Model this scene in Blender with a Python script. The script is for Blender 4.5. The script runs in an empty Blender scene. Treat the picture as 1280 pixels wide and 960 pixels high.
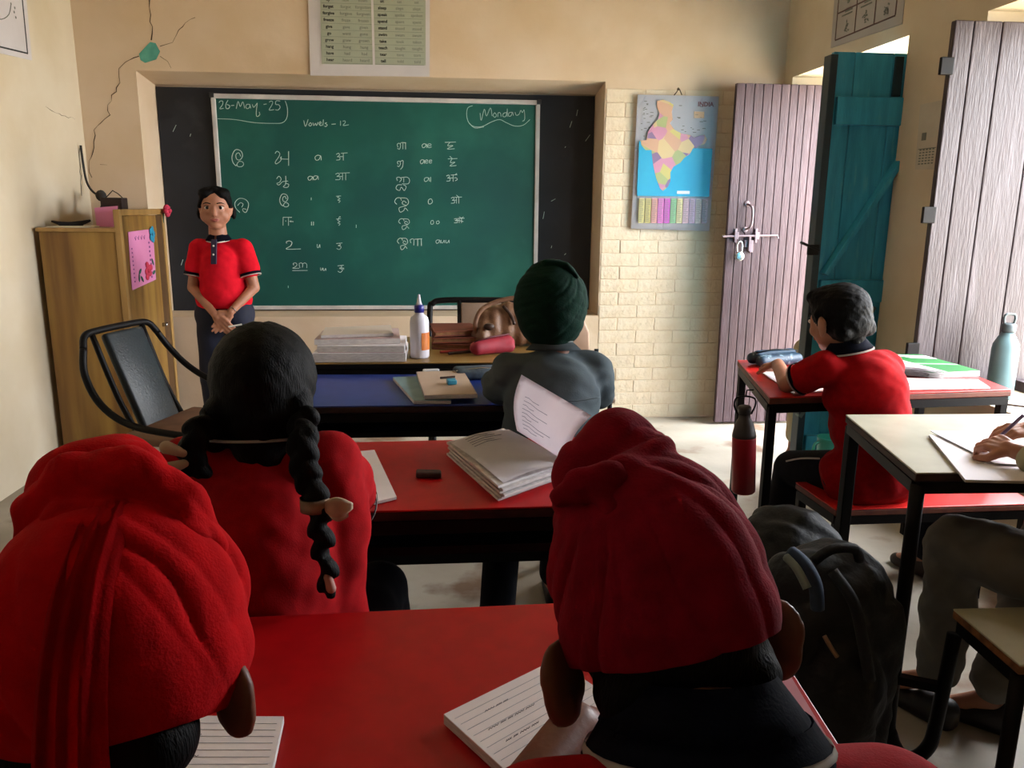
import bpy, bmesh, math, random
import numpy as np
from mathutils import Vector, Matrix, Euler
sc = bpy.context.scene
COL = sc.collection
PI = math.pi
rnd = random.Random(7)

# ------------------------------------------------------------------ camera
cam_d = bpy.data.cameras.new('camera'); cam = bpy.data.objects.new('camera', cam_d); COL.objects.link(cam)
cam_d.sensor_width = 36.0; cam_d.lens = 36.0 * 1000.0 / 1280.0; cam_d.clip_start = 0.02
CR = Vector((0.9960, -0.0889, 0.0092)).normalized()      # camera right
CF = Vector((0.0892, 0.9717, -0.2177)).normalized()      # camera forward
CU = CR.cross(CF).normalized(); CR = CF.cross(CU).normalized()
cam.matrix_world = Matrix(((CR.x, CU.x, -CF.x, 0), (CR.y, CU.y, -CF.y, 0), (CR.z, CU.z, -CF.z, 1.27), (0, 0, 0, 1)))
sc.camera = cam

# ------------------------------------------------------------------ world, light, exposure
sc.view_settings.view_transform = 'Standard'; sc.view_settings.look = 'None'
sc.view_settings.gamma = 1.0; sc.view_settings.use_curve_mapping = False
sc.view_settings.exposure = 0.0
w = bpy.data.worlds.new('world'); sc.world = w; w.use_nodes = True
wn = w.node_tree.nodes; wl = w.node_tree.links; wn.clear()
wo = wn.new('ShaderNodeOutputWorld'); wb = wn.new('ShaderNodeBackground')
wb.inputs[0].default_value = (0.93, 0.96, 1.0, 1); wb.inputs[1].default_value = 30.0
wl.new(wb.outputs[0], wo.inputs[0])
sun_d = bpy.data.lights.new('sun', 'SUN'); sun_d.energy = 14.0; sun_d.angle = math.radians(0.6); sun_d.color = (1.0, 0.95, 0.86)
sun = bpy.data.objects.new('sun', sun_d); COL.objects.link(sun)
sun.rotation_euler = Vector((-0.25, 0.45, 1.0)).to_track_quat('Z', 'Y').to_euler(); sun.location = (4, 2, 6)
def portal(x, y0, y1, z0, z1, face=-1):
    l = bpy.data.lights.new('window_daylight_portal', 'AREA'); l.shape = 'RECTANGLE'
    l.size = z1 - z0; l.size_y = abs(y1 - y0); l.cycles.is_portal = True
    o = bpy.data.objects.new('window_daylight_portal', l); COL.objects.link(o)
    o.location = (x, (y0 + y1) / 2, (z0 + z1) / 2); o.rotation_euler = (0, face * -PI / 2, 0)
    return o
# openings in the right wall: doorway and window
DOOR = (3.44, 4.58, 0.0, 1.985); WIN = (1.62, 2.94, 0.58, 1.97)
for (a, b, c, d) in (DOOR, WIN): portal(2.32, a, b, c, d)

# ------------------------------------------------------------------ helpers
def lin(h):
    h = h.lstrip('#'); v = [int(h[i:i + 2], 16) / 255 for i in (0, 2, 4)]
    return tuple((c / 12.92 if c <= 0.04045 else ((c + 0.055) / 1.055) ** 2.4) for c in v) + (1.0,)
MATS = {}
def mat(name, c1, c2=None, rough=0.6, scale=8.0, bump=0.0, bscale=60.0, metal=0.0, stretch=None, spec=0.4, detail=4.0,
        lo=0.35, hi=0.65, sheen=0.0, trans=0.0, coat=0.0, sss=0.0, c3=None, s3=2.0, lo3=0.5, hi3=0.7):
    if name in MATS: return MATS[name]
    m = bpy.data.materials.new(name); m.use_nodes = True; nt = m.node_tree; b = nt.nodes['Principled BSDF']
    b.inputs['Roughness'].default_value = rough; b.inputs['Metallic'].default_value = metal
    b.inputs['Specular IOR Level'].default_value = spec
    if sheen: b.inputs['Sheen Weight'].default_value = sheen; b.inputs['Sheen Roughness'].default_value = 0.5
    if trans: b.inputs['Transmission Weight'].default_value = trans
    if coat: b.inputs['Coat Weight'].default_value = coat
    if sss: b.inputs['Subsurface Weight'].default_value = sss; b.inputs['Subsurface Radius'].default_value = (0.012, 0.004, 0.002); b.inputs['Subsurface Scale'].default_value = 1.0
    tc = nt.nodes.new('ShaderNodeTexCoord'); mp = nt.nodes.new('ShaderNodeMapping')
    nt.links.new(tc.outputs['Object'], mp.inputs[0])
    if stretch: mp.inputs['Scale'].default_value = stretch
    last = None
    if c2:
        n = nt.nodes.new('ShaderNodeTexNoise'); n.inputs['Scale'].default_value = scale; n.inputs['Detail'].default_value = detail
        nt.links.new(mp.outputs[0], n.inputs[0])
        r = nt.nodes.new('ShaderNodeValToRGB'); r.color_ramp.elements[0].position = lo; r.color_ramp.elements[1].position = hi
        r.color_ramp.elements[0].color = lin(c1); r.color_ramp.elements[1].color = lin(c2)
        nt.links.new(n.outputs[0], r.inputs[0]); last = r.outputs[0]
        if c3:
            n3 = nt.nodes.new('ShaderNodeTexNoise'); n3.inputs['Scale'].default_value = s3; n3.inputs['Detail'].default_value = 6
            nt.links.new(mp.outputs[0], n3.inputs[0])
            r3 = nt.nodes.new('ShaderNodeMapRange'); r3.inputs[1].default_value = lo3; r3.inputs[2].default_value = hi3
            nt.links.new(n3.outputs[0], r3.inputs[0])
            mx = nt.nodes.new('ShaderNodeMix'); mx.data_type = 'RGBA'
            nt.links.new(r3.outputs[0], mx.inputs[0]); nt.links.new(last, mx.inputs[6]); mx.inputs[7].default_value = lin(c3)
            last = mx.outputs[2]
        nt.links.new(last, b.inputs['Base Color'])
    else:
        b.inputs['Base Color'].default_value = lin(c1)
    if bump:
        n2 = nt.nodes.new('ShaderNodeTexNoise'); n2.inputs['Scale'].default_value = bscale; n2.inputs['Detail'].default_value = 5
        nt.links.new(mp.outputs[0], n2.inputs[0])
        bp = nt.nodes.new('ShaderNodeBump'); bp.inputs['Strength'].default_value = bump; bp.inputs['Distance'].default_value = 0.01
        nt.links.new(n2.outputs[0], bp.inputs['Height']); nt.links.new(bp.outputs[0], b.inputs['Normal'])
    MATS[name] = m
    return m

def thing(name, label, cat, loc=(0, 0, 0), group=None):
    o = bpy.data.objects.new(name, None); COL.objects.link(o); o.empty_display_size = 0.05
    o.location = loc; o['label'] = label; o['category'] = cat
    if group: o['group'] = group
    bpy.context.view_layer.update()
    return o
def tag(o, label, cat, group=None):
    o['label'] = label; o['category'] = cat
    if group: o['group'] = group
    return o
def origin_of(p):
    v = Vector((0, 0, 0))
    while p is not None: v += p.location; p = p.parent
    return v
def finish(name, me, m, parent=None, smooth=False, loc=None, kind=None):
    """me holds world coordinates; the object's origin goes to loc (or the parent's origin)"""
    base = Vector(loc) if loc is not None else (origin_of(parent) if parent else Vector((0, 0, 0)))
    if base.length > 0: me.transform(Matrix.Translation(-base))
    o = bpy.data.objects.new(name, me); COL.objects.link(o)
    if parent is not None: o.parent = parent; o.location = base - origin_of(parent)
    else: o.location = base
    if m is not None:
        for mm in (m if isinstance(m, (list, tuple)) else [m]): me.materials.append(mm)
    if smooth:
        me.polygons.foreach_set('use_smooth', [True] * len(me.polygons)); me.update()
    if kind: o['kind'] = kind
    me.name = name
    return o
def rot(rx=0, ry=0, rz=0): return Euler((rx, ry, rz)).to_matrix().to_4x4()

class MB:
    def __init__(s): s.bm = bmesh.new(); s.mi = 0
    def _m(s, geom):
        if s.mi:
            for f in {f for v in geom for f in v.link_faces}: f.material_index = s.mi
    def box(s, c, d, r=None, bev=0.0, seg=2):
        M = Matrix.Translation(Vector(c)) @ (r if r is not None else Matrix.Identity(4)) @ Matrix.Diagonal((d[0], d[1], d[2], 1))
        g = bmesh.ops.create_cube(s.bm, size=1.0, matrix=M)['verts']
        if bev:
            es = list({e for v in g for e in v.link_edges})
            q = bmesh.ops.bevel(s.bm, geom=es, offset=bev, segments=seg, affect='EDGES', profile=0.5)
            g = list({v for f in q['faces'] for v in f.verts} | {v for v in g if v.is_valid})
        s._m(g); return s
    def b2(s, p, q, bev=0.0):
        return s.box([(p[i] + q[i]) / 2 for i in range(3)], [abs(q[i] - p[i]) for i in range(3)], bev=bev)
    def prism(s, pts, h, bev=0.0, seg=2):
        """pts: 3d polygon (ccw from the front), extruded along vector h"""
        vs = [s.bm.verts.new(Vector(p)) for p in pts]; ws = [s.bm.verts.new(Vector(p) + Vector(h)) for p in pts]
        n = len(pts); fs = [s.bm.faces.new(vs), s.bm.faces.new(ws[::-1])]
        for i in range(n): fs.append(s.bm.faces.new((vs[i], ws[i], ws[(i + 1) % n], vs[(i + 1) % n])))
        bmesh.ops.recalc_face_normals(s.bm, faces=fs)
        g = vs + ws
        if bev:
            es = list({e for v in g for e in v.link_edges})
            q = bmesh.ops.bevel(s.bm, geom=es, offset=bev, segments=seg, affect='EDGES', profile=0.5)
            g = list({v for f in q['faces'] for v in f.verts})
        s._m(g); return s
    def slab(s, corners, z0, z1, bev=0.0):
        return s.prism([(p[0], p[1], z0) for p in corners], (0, 0, z1 - z0), bev)
    def bar(s, p0, p1, wd, dp=None, bev=0.0, up=(0, 0, 1)):
        p0 = Vector(p0); p1 = Vector(p1); d = (p1 - p0); L = d.length; d.normalize(); u = Vector(up)
        if abs(d.dot(u)) > 0.95: u = Vector((0, 1, 0))
        x = u.cross(d).normalized(); y = d.cross(x)
        R = Matrix((x, y, d)).transposed().to_4x4()
        return s.box((p0 + p1) / 2, (wd, dp or wd, L), R, bev)
    def cap(s, p0, p1, r0, r1=None, n=14, k=4):
        p0 = Vector(p0); p1 = Vector(p1); r1 = r0 if r1 is None else r1
        d = p1 - p0; L = d.length
        if L < 1e-6: d = Vector((0, 0, 1))
        d.normalize(); a = Vector((1, 0, 0)) if abs(d.x) < 0.8 else Vector((0, 1, 0))
        x = d.cross(a).normalized(); y = d.cross(x)
        rings = []
        for i in range(k): t = (i + 0.5) / k * PI / 2; rings.append((p0 - d * r0 * math.cos(t), r0 * math.sin(t)))
        rings.append((p0, r0)); rings.append((p1, r1))
        for i in range(k): t = PI / 2 - (i + 0.5) / k * PI / 2; rings.append((p1 + d * r1 * math.cos(t), r1 * math.sin(t)))
        s._rings(rings, x, y, n, (p0 - d * r0, p1 + d * r1)); return s
    def cyl(s, p0, p1, r0, r1=None, n=20):
        p0 = Vector(p0); p1 = Vector(p1); r1 = r0 if r1 is None else r1
        d = (p1 - p0).normalized(); a = Vector((1, 0, 0)) if abs(d.x) < 0.8 else Vector((0, 1, 0))
        x = d.cross(a).normalized(); y = d.cross(x)
        s._rings([(p0, r0), (p1, r1)], x, y, n, (p0, p1)); return s
    def _rings(s, rings, x, y, n, ends):
        vv = [[s.bm.verts.new(c + x * r * math.cos(2 * PI * j / n) + y * r * math.sin(2 * PI * j / n)) for j in range(n)] for c, r in rings]
        fs = []
        for a, b in zip(vv[:-1], vv[1:]):
            for j in range(n): fs.append(s.bm.faces.new((a[j], a[(j + 1) % n], b[(j + 1) % n], b[j])))
        if ends:
            e0 = s.bm.verts.new(ends[0]); e1 = s.bm.verts.new(ends[1])
            for j in range(n):
                fs.append(s.bm.faces.new((vv[0][(j + 1) % n], vv[0][j], e0))); fs.append(s.bm.faces.new((vv[-1][j], vv[-1][(j + 1) % n], e1)))
        bmesh.ops.recalc_face_normals(s.bm, faces=fs)
        for f in fs: f.material_index = s.mi
    def lathe(s, c, prof, n=28, axis=(0, 0, 1)):
        c = Vector(c); d = Vector(axis).normalized(); a = Vector((1, 0, 0)) if abs(d.x) < 0.8 else Vector((0, 1, 0))
        x = d.cross(a).normalized(); y = d.cross(x)
        s._rings([(c + d * z, max(r, 1e-4)) for r, z in prof], x, y, n, (c + d * prof[0][1], c + d * prof[-1][1])); return s
    def tube(s, pts, r, n=10, closed=False, smooth=0, rad=None):
        P = [Vector(p) for p in pts]
        if smooth: P, rad = catmull(P, smooth, closed, rad)
        N = len(P); prev = None; vv = []
        for i in range(N):
            a = P[(i - 1) % N] if (closed or i > 0) else P[i]; b = P[(i + 1) % N] if (closed or i < N - 1) else P[i]
            t = (b - a).normalized()
            if prev is None: q = Vector((0, 0, 1)) if abs(t.z) < 0.9 else Vector((1, 0, 0)); x = t.cross(q).normalized()
            else: x = (prev - t * prev.dot(t)).normalized()
            prev = x; y = t.cross(x); rr = rad[i] if rad else r
            vv.append([s.bm.verts.new(P[i] + x * rr * math.cos(2 * PI * j / n) + y * rr * math.sin(2 * PI * j / n)) for j in range(n)])
        fs = []
        rng = range(N if closed else N - 1)
        for i in rng:
            a = vv[i]; b = vv[(i + 1) % N]
            for j in range(n): fs.append(s.bm.faces.new((a[j], a[(j + 1) % n], b[(j + 1) % n], b[j])))
        if not closed: fs.append(s.bm.faces.new(vv[0][::-1])); fs.append(s.bm.faces.new(vv[-1]))
        for f in fs: f.material_index = s.mi
        bmesh.ops.recalc_face_normals(s.bm, faces=fs); return s
    def ell(s, c, r, R=None, u=24, v=16):
        M = Matrix.Translation(Vector(c)) @ (R.to_4x4() if R is not None else Matrix.Identity(4)) @ Matrix.Diagonal((r[0], r[1], r[2], 1))
        g = bmesh.ops.create_uvsphere(s.bm, u_segments=u, v_segments=v, radius=1.0, matrix=M)['verts']; s._m(g); return s
    def ico(s, c, r, R=None, sub=2):
        M = Matrix.Translation(Vector(c)) @ (R.to_4x4() if R is not None else Matrix.Identity(4)) @ Matrix.Diagonal((r[0], r[1], r[2], 1))
        g = bmesh.ops.create_icosphere(s.bm, subdivisions=sub, radius=1.0, matrix=M)['verts']; s._m(g); return s
    def grid(s, f, nu, nv, thick=None):
        vv = [[s.bm.verts.new(Vector(f(i / nu, j / nv))) for j in range(nv + 1)] for i in range(nu + 1)]
        for i in range(nu):
            for j in range(nv):
                q = s.bm.faces.new((vv[i][j], vv[i + 1][j], vv[i + 1][j + 1], vv[i][j + 1])); q.material_index = s.mi
        if thick:
            fs = [fc for fc in s.bm.faces]
            bmesh.ops.solidify(s.bm, geom=fs, thickness=thick)
        return s
    def out(s, name, m, parent=None, smooth=False, loc=None, kind=None):
        me = bpy.data.meshes.new(name); s.bm.to_mesh(me); s.bm.free()
        return finish(name, me, m, parent, smooth, loc, kind)

def catmull(P, k, closed=False, rad=None):
    N = len(P); out = []; ro = [] if rad else None
    for i in range(N if closed else N - 1):
        p0 = P[(i - 1) % N] if (closed or i > 0) else P[i]; p1 = P[i]; p2 = P[(i + 1) % N]
        p3 = P[(i + 2) % N] if (closed or i < N - 2) else p2
        for j in range(k):
            t = j / k
            out.append(0.5 * ((2 * p1) + (-p0 + p2) * t + (2 * p0 - 5 * p1 + 4 * p2 - p3) * t * t + (-p0 + 3 * p1 - 3 * p2 + p3) * t ** 3))
            if rad: ro.append(rad[i] * (1 - t) + rad[(i + 1) % N] * t)
    if not closed:
        out.append(P[-1])
        if rad: ro.append(rad[-1])
    return out, ro

def blob(name, prims, m, parent, vox=0.006, smooth=4, fold=None, cut=None):
    """one continuous skin grown over capsules and ellipsoids: ('c',p0,p1,r0,r1) / ('e',centre,radii,R)"""
    b = MB()
    for p in prims:
        if p[0] == 'c': b.cap(p[1], p[2], p[3], p[4], n=30, k=6)
        elif p[0] == 'b': b.box(p[1], p[2], p[3] if len(p) > 3 else None, bev=0.01)
        else: b.ell(p[1], p[2], p[3] if len(p) > 3 else None, u=36, v=22)
    me = bpy.data.meshes.new('tmp'); b.bm.to_mesh(me); b.bm.free()
    o = bpy.data.objects.new('tmp', me); COL.objects.link(o)
    rm = o.modifiers.new('r', 'REMESH'); rm.mode = 'VOXEL'; rm.voxel_size = vox; rm.adaptivity = 0.0
    if smooth:
        sm = o.modifiers.new('s', 'SMOOTH'); sm.iterations = smooth; sm.factor = 0.5
    dg = bpy.context.evaluated_depsgraph_get(); dg.update()
    me2 = bpy.data.meshes.new_from_object(o.evaluated_get(dg))
    bpy.data.objects.remove(o); bpy.data.meshes.remove(me)
    if fold:
        n = len(me2.vertices); co = np.empty(n * 3); me2.vertices.foreach_get('co', co); co = co.reshape(n, 3)
        no = np.empty(n * 3); me2.vertex_normals.foreach_get('vector', no); no = no.reshape(n, 3)
        co = co + no * fold(co)[:, None]
        me2.vertices.foreach_set('co', co.ravel()); me2.update()
    if cut:
        bm = bmesh.new(); bm.from_mesh(me2)
        for (pt, nn) in cut:
            bmesh.ops.bisect_plane(bm, geom=list(bm.verts) + list(bm.edges) + list(bm.faces), plane_co=Vector(pt), plane_no=Vector(nn), clear_outer=True)
        bm.to_mesh(me2); bm.free()
    return finish(name, me2, m, parent, True)

def nz(co, f, seed=0.0):
    """cheap smooth noise on points"""
    x, y, z = co[:, 0] * f + seed, co[:, 1] * f + seed * 1.7, co[:, 2] * f - seed
    return (np.sin(x * 1.3 + 1.7 * np.sin(y * 1.1 + z)) + np.sin(y * 1.7 + 1.3 * np.sin(z * 1.3 + x)) + np.sin(z * 1.5 + 1.9 * np.sin(x * .9 + y))) / 3
# ------------------------------------------------------------------ materials of the place
M_WALL = mat('cream_paint', '#d5c0a8', '#cdb598', rough=0.75, scale=3.0, bump=0.25, bscale=14, c3='#bfa585', s3=1.6, lo3=0.58, hi3=0.8)
M_WALLR = mat('cream_paint_side', '#cbbfa9', '#c2b398', rough=0.75, scale=3.0, bump=0.2, bscale=14)
M_BRICK = mat('painted_brick', '#dccdb6', '#d4c1a4', rough=0.8, scale=9, bump=0.6, bscale=40, c3='#bda585', s3=12, lo3=0.62, hi3=0.75)
M_FLOOR = mat('worn_concrete', '#b5ada0', '#9b9284', rough=0.55, scale=2.3, bump=0.12, bscale=25, c3='#7d6350', s3=3.1, lo3=0.56, hi3=0.66)
M_CEIL = mat('ceiling_paint', '#d8cdb8', '#cfc4ae', rough=0.9)
M_BLACK = mat('old_blackboard', '#15171c', '#20232b', rough=0.6, scale=3, c3='#3a3d44', s3=4, lo3=0.6, hi3=0.85)
M_GREEN = mat('green_chalkboard', '#0b4a46', '#0f574c', rough=0.55, scale=2.2, c3='#22685c', s3=2.5, lo3=0.5, hi3=0.85)
M_ALU = mat('board_frame', '#c9c6c4', '#b3b0ae', rough=0.45)
M_CHALK = mat('chalk', '#b9cfc8', rough=0.9)
M_CRACK = mat('crack', '#3c2c1e', rough=0.9)
M_MAUVE = mat('mauve_door_paint', '#493439', '#3d2a2f', rough=0.55, scale=6, stretch=(6, 6, 0.7), bump=0.3, bscale=30, c3='#58474c', s3=7, lo3=0.55, hi3=0.8)
M_MAUVE2 = mat('grey_mauve_shutter_paint', '#35292d', '#2a2023', rough=0.5, scale=5, stretch=(5, 5, 0.6), bump=0.3, bscale=30, c3='#494045', s3=5, lo3=0.5, hi3=0.75)
M_TEAL = mat('teal_door_paint', '#3aa3c4', '#2d91b2', rough=0.45, scale=6, stretch=(5, 5, 0.7), bump=0.2, bscale=30, c3='#5fb0c0', s3=9, lo3=0.62, hi3=0.8)
M_TEALD = mat('dark_teal_frame', '#10222b', '#16303a', rough=0.5)
M_IRON = mat('black_iron', '#0b0909', '#110e0e', rough=0.5, spec=.15)
M_STEEL = mat('steel', '#b8b8ba', rough=0.25, metal=1.0)
M_RUSTY = mat('mauve_painted_metal', '#8e7b80', '#77666b', rough=0.4, metal=0.4)
M_EXT = mat('outdoor_ground', '#cbbfa6', '#b8ab90', rough=0.9)

# ------------------------------------------------------------------ room shell
XL, XR, YB, YF, ZC = -1.9, 1.98, -1.6, 4.69, 2.9
TH = 0.35
def struct(b, name, m, loc=None, parent=None, smooth=False):
    return b.out(name, m, parent, smooth, loc, kind='structure')
b = MB(); b.b2((XL - 0.3, YB - 0.3, -0.15), (XR + TH, YF + 0.6, 0)); floor = struct(b, 'floor', M_FLOOR)
b = MB(); b.b2((XL - 0.3, YB - 0.3, ZC), (XR + TH, YF + 0.6, ZC + 0.15)); struct(b, 'ceiling', M_CEIL)
b = MB(); b.b2((XL - 0.3, YB - 0.3, 0), (XL, YF + 0.6, ZC)); wall_left = struct(b, 'wall_left', M_WALLR)
b = MB(); b.b2((XL, YB - 0.3, 0), (XR, YB, ZC)); struct(b, 'wall_back', M_WALLR)
# front wall with the recess for the boards
RX0, RX1, RZ0, RZ1, RY = -1.6, 0.942, 0.632, 1.955, 4.99
b = MB()
b.b2((XL, YF, 0), (XR + TH, YF + 0.6, RZ0)); b.b2((XL, YF, RZ0), (RX0, YF + 0.6, ZC)); b.b2((RX1, YF, RZ0), (XR + TH, YF + 0.6, ZC))
b.prism([(RX0, YF, RZ1), (RX0, RY + 0.05, RZ1 - 0.042), (RX0, YF + 0.6, RZ1 - 0.042), (RX0, YF + 0.6, ZC), (RX0, YF, ZC)], (RX1 - RX0, 0, 0))
b.b2((RX0, RY, RZ0), (RX1, YF + 0.6, RZ1 + 0.1))
wall_front = struct(b, 'wall_front', M_WALL)
# right wall pieces around the openings
b = MB()
ys = [YB - 0.3, WIN[0], WIN[1], DOOR[0], DOOR[1], YF]
for i in (0, 2, 4): b.b2((XR, ys[i], 0), (XR + TH, ys[i + 1], ZC))
for (a, c, z0, z1) in (WIN, DOOR):
    b.b2((XR, a, z1), (XR + TH, c, ZC))
    if z0 > 0: b.b2((XR, a, 0), (XR + TH, c, z0))
wall_right = struct(b, 'wall_right', M_WALLR)
# bare painted brickwork right of the boards, each brick a part of the front wall
bm_variants = []
for k in range(5):
    q = MB(); q.box((0, 0, 0), (0.2235, 0.012, 0.0735), bev=0.0022, seg=1)
    me = bpy.data.meshes.new('brick'); 
    for v in q.bm.verts: v.co += Vector((rnd.uniform(-.0015, .0015), rnd.uniform(-.0012, .0012), rnd.uniform(-.0012, .0012)))
    q.bm.to_mesh(me); q.bm.free(); me.materials.append(M_BRICK); bm_variants.append(me)
half = []
for wd in (0.105, 0.16, 0.06):
    q = MB(); q.box((0, 0, 0), (wd, 0.012, 0.0735), bev=0.0022, seg=1); me = bpy.data.meshes.new('brick_half'); q.bm.to_mesh(me); q.bm.free()
    me.materials.append(M_BRICK); half.append((wd, me))
def add_brick(me, x, z):
    o = bpy.data.objects.new('brick', me); COL.objects.link(o); o.parent = wall_front
    o.location = (x, YF + 0.0035 + rnd.uniform(-.001, .001), z)
row = 0; z = 0.045
while z < 1.9:
    x = RX1 + 0.008 + (0 if row % 2 == 0 else 0.113)
    if row % 2: add_brick(half[0][1], RX1 + 0.008 + 0.0525, z)
    while x + 0.222 < XR - 0.005: add_brick(bm_variants[rnd.randrange(5)], x + 0.111, z); x += 0.2265
    z += 0.0765; row += 1
# plaster cracks and the flake that shows the old turquoise paint
def crack(pts, wd=0.004, parent=wall_front, y=None, x=None, name='crack'):
    b = MB(); P = []
    for p in pts: P.append(Vector((p[0], YF - 0.0006, p[1])) if x is None else Vector((x, p[0], p[1])))
    P2 = [P[0]]
    for a, c in zip(P[:-1], P[1:]):
        n = max(1, int((c - a).length / 0.025))
        for i in range(1, n + 1):
            q = a.lerp(c, i / n)
            if i < n: q += Vector((0 if x is not None else rnd.uniform(-.009, .009), 0 if x is None else rnd.uniform(-.009, .009), rnd.uniform(-.006, .006)))
            P2.append(q)
    b.tube(P2, wd / 2, n=5, rad=[wd * .33 * rnd.uniform(0.25, 1.2) for _ in P2])
    return b.out(name, M_CRACK, parent)
crack([(-1.49, 2.6), (-1.499, 2.305), (-1.499, 2.232), (-1.507, 2.108)], 0.009)
crack([(-1.577, 2.026), (-1.652, 1.993), (-1.687, 1.961), (-1.687, 1.891), (-1.762, 1.776), (-1.754, 1.725), (-1.845, 1.646), (-1.854, 1.555), (-1.89, 1.456), (-1.88, 1.397)], 0.006)
crack([(-1.465, 2.078), (-1.399, 2.099), (-1.362, 2.162), (-1.273, 2.226)], 0.006)
crack([(-1.469, 2.028), (-1.432, 2.004), (-1.416, 1.97)], 0.005)
crack([(-1.831, 1.467), (-1.792, 1.465)], 0.004)
crack([(4.62, 1.55), (4.6, 1.5), (4.58, 1.3)], .005, wall_left, x=XL + .001)
crack([(4.6, 1.69), (4.4, 1.70), (4.28, 1.72)], .003, wall_left, x=XL + .001)
M_TURQ = mat('old_turquoise_paint', '#5aa596', '#4b9485', rough=0.7, scale=20)
b = MB(); b.prism([(x, YF + 0.002, z) for x, z in [(-1.576, 2.038), (-1.514, 2.098), (-1.487, 2.094), (-1.467, 2.053), (-1.49, 2.012), (-1.549, 1.993), (-1.571, 2.007)]], (0, -0.004, 0)); b.out('exposed_turquoise_paint', M_TURQ, wall_front)
# ------------------------------------------------------------------ door leaves and shutter
def leaf_planks(parent, name, x0, x1, y0, y1, z0, z1, cuts, m, bev=0.003, gap=0.0012, jag=0.0):
    """vertical planks between the cut positions; every plank is its own part"""
    for a, c in zip(cuts[:-1], cuts[1:]):
        b = MB(); dz = rnd.uniform(-jag, jag)
        b.b2((x0 + a * (x1 - x0) + gap, y0, z0), (x0 + c * (x1 - x0) - gap, y1, z1 + dz), bev=bev); b.out(name, m, parent)
# mauve leaf opened against the far jamb
door_m = thing('door_leaf', 'mauve painted plank door leaf with a padlock, standing open against the front wall', 'door', (2.2, 4.51, 0))
PX0, PX1 = 1.63, 2.2
cuts = [0, .09, .18, .27, .36, .45, .54, .62, .70, .78, .86, .93, 1.0]
leaf_planks(door_m, 'plank', PX0, PX1, 4.495, 4.525, 0.015, 1.935, cuts, M_MAUVE, bev=0.0035)
for z in (0.3, 1.0, 1.7): MB().b2((PX0 + .02, 4.525, z - .05), (PX1 - .02, 4.55, z + .05), bev=0.003).out('ledge', M_MAUVE, door_m)
b = MB(); b.tube([(1.735, 4.493, 1.29), (1.75, 4.455, 1.275), (1.755, 4.448, 1.22), (1.75, 4.455, 1.165), (1.735, 4.493, 1.15)], 0.007, smooth=4)
b.ell((1.735, 4.492, 1.292), (.016, .005, .016)); b.ell((1.735, 4.492, 1.148), (.016, .005, .016)); b.out('pull_handle', M_RUSTY, door_m, True)
b = MB(); b.tube([(1.60, 4.478, 1.11), (1.70, 4.478, 1.113), (1.86, 4.478, 1.116), (1.92, 4.478, 1.118), (1.925, 4.478, 1.10)], 0.006)
for x in (1.68, 1.80): b.b2((x - .012, 4.47, 1.095), (x + .012, 4.495, 1.135), bev=.002); b.b2((x - .007, 4.485, 1.075), (x + .007, 4.495, 1.155), bev=.002)
b.b2((1.755, 4.47, 1.03), (1.765, 4.49, 1.11)); b.out('sliding_bolt', M_RUSTY, door_m)
b = MB(); b.b2((1.766, 4.482, 1.02), (1.785, 4.495, 1.09), bev=.002); b.b2((1.735, 4.484, 1.05), (1.752, 4.495, 1.09), bev=.002); b.out('hasp', M_RUSTY, door_m)
pl = thing('padlock', 'small steel padlock hanging from the bolt of the mauve door', 'padlock', (1.70, 4.465, 0.975))
b = MB(); b.lathe((1.70, 4.452, 1.0), [(0.0, 0), (.022, 0), (.027, .003), (.027, .017), (.022, .02), (0, .02)], axis=(0, 1, 0)); b.out('lock_body', M_STEEL, pl, True)
b = MB(); b.tube([(1.687, 4.462, 1.02), (1.683, 4.464, 1.055), (1.69, 4.465, 1.078), (1.70, 4.466, 1.083), (1.71, 4.465, 1.075), (1.714, 4.464, 1.055), (1.711, 4.462, 1.02)], .005, smooth=3); b.out('shackle', M_STEEL, pl, True)
# teal leaf
door_t = thing('door_leaf', 'teal plank door leaf with a diagonal brace, opened into the room', 'door', (2.2, 3.45, 0))
leaf_planks(door_t, 'plank', 1.665, 2.2, 3.455, 3.48, 0.01, 1.915, [0, .18, .5, .78, 1.0], M_TEAL, bev=0.003)
for (z0, z1) in ((0.14, 0.24), (0.86, 0.96), (1.62, 1.735)):
    b = MB(); b.b2((1.69, 3.43, z0), (2.16, 3.4555, z1), bev=.004); b.out('rail', M_TEAL, door_t)
b = MB(); b.bar((1.70, 3.443, 0.985), (2.07, 3.443, 1.60), 0.024, 0.075, bev=.003, up=(0, 1, 0)); b.out('brace', M_TEAL, door_t)
b = MB(); b.bar((1.645, 3.442, 0.33), (1.95, 3.442, 0.84), 0.022, 0.035, bev=.003, up=(0, 1, 0)); b.out('brace', mat('bare_teal_wood', '#5a6b66', '#46544f', rough=.6, scale=20), door_t)
b = MB(); b.b2((1.64, 3.425, 0.005), (1.672, 3.49, 1.9), bev=.003); b.out('edge_strip', M_TEALD, door_t)
b = MB(); b.b2((1.935, 3.44, 1.74), (1.97, 3.456, 1.9), bev=.002); b.out('hinge_plate', M_TEALD, door_t)
b = MB(); b.bar((1.575, 3.42, 1.125), (1.66, 3.42, 1.09), 0.018, 0.01, bev=.002); b.b2((1.61, 3.415, 1.07), (1.66, 3.43, 1.115), bev=.002); b.out('latch', M_IRON, door_t)
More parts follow.
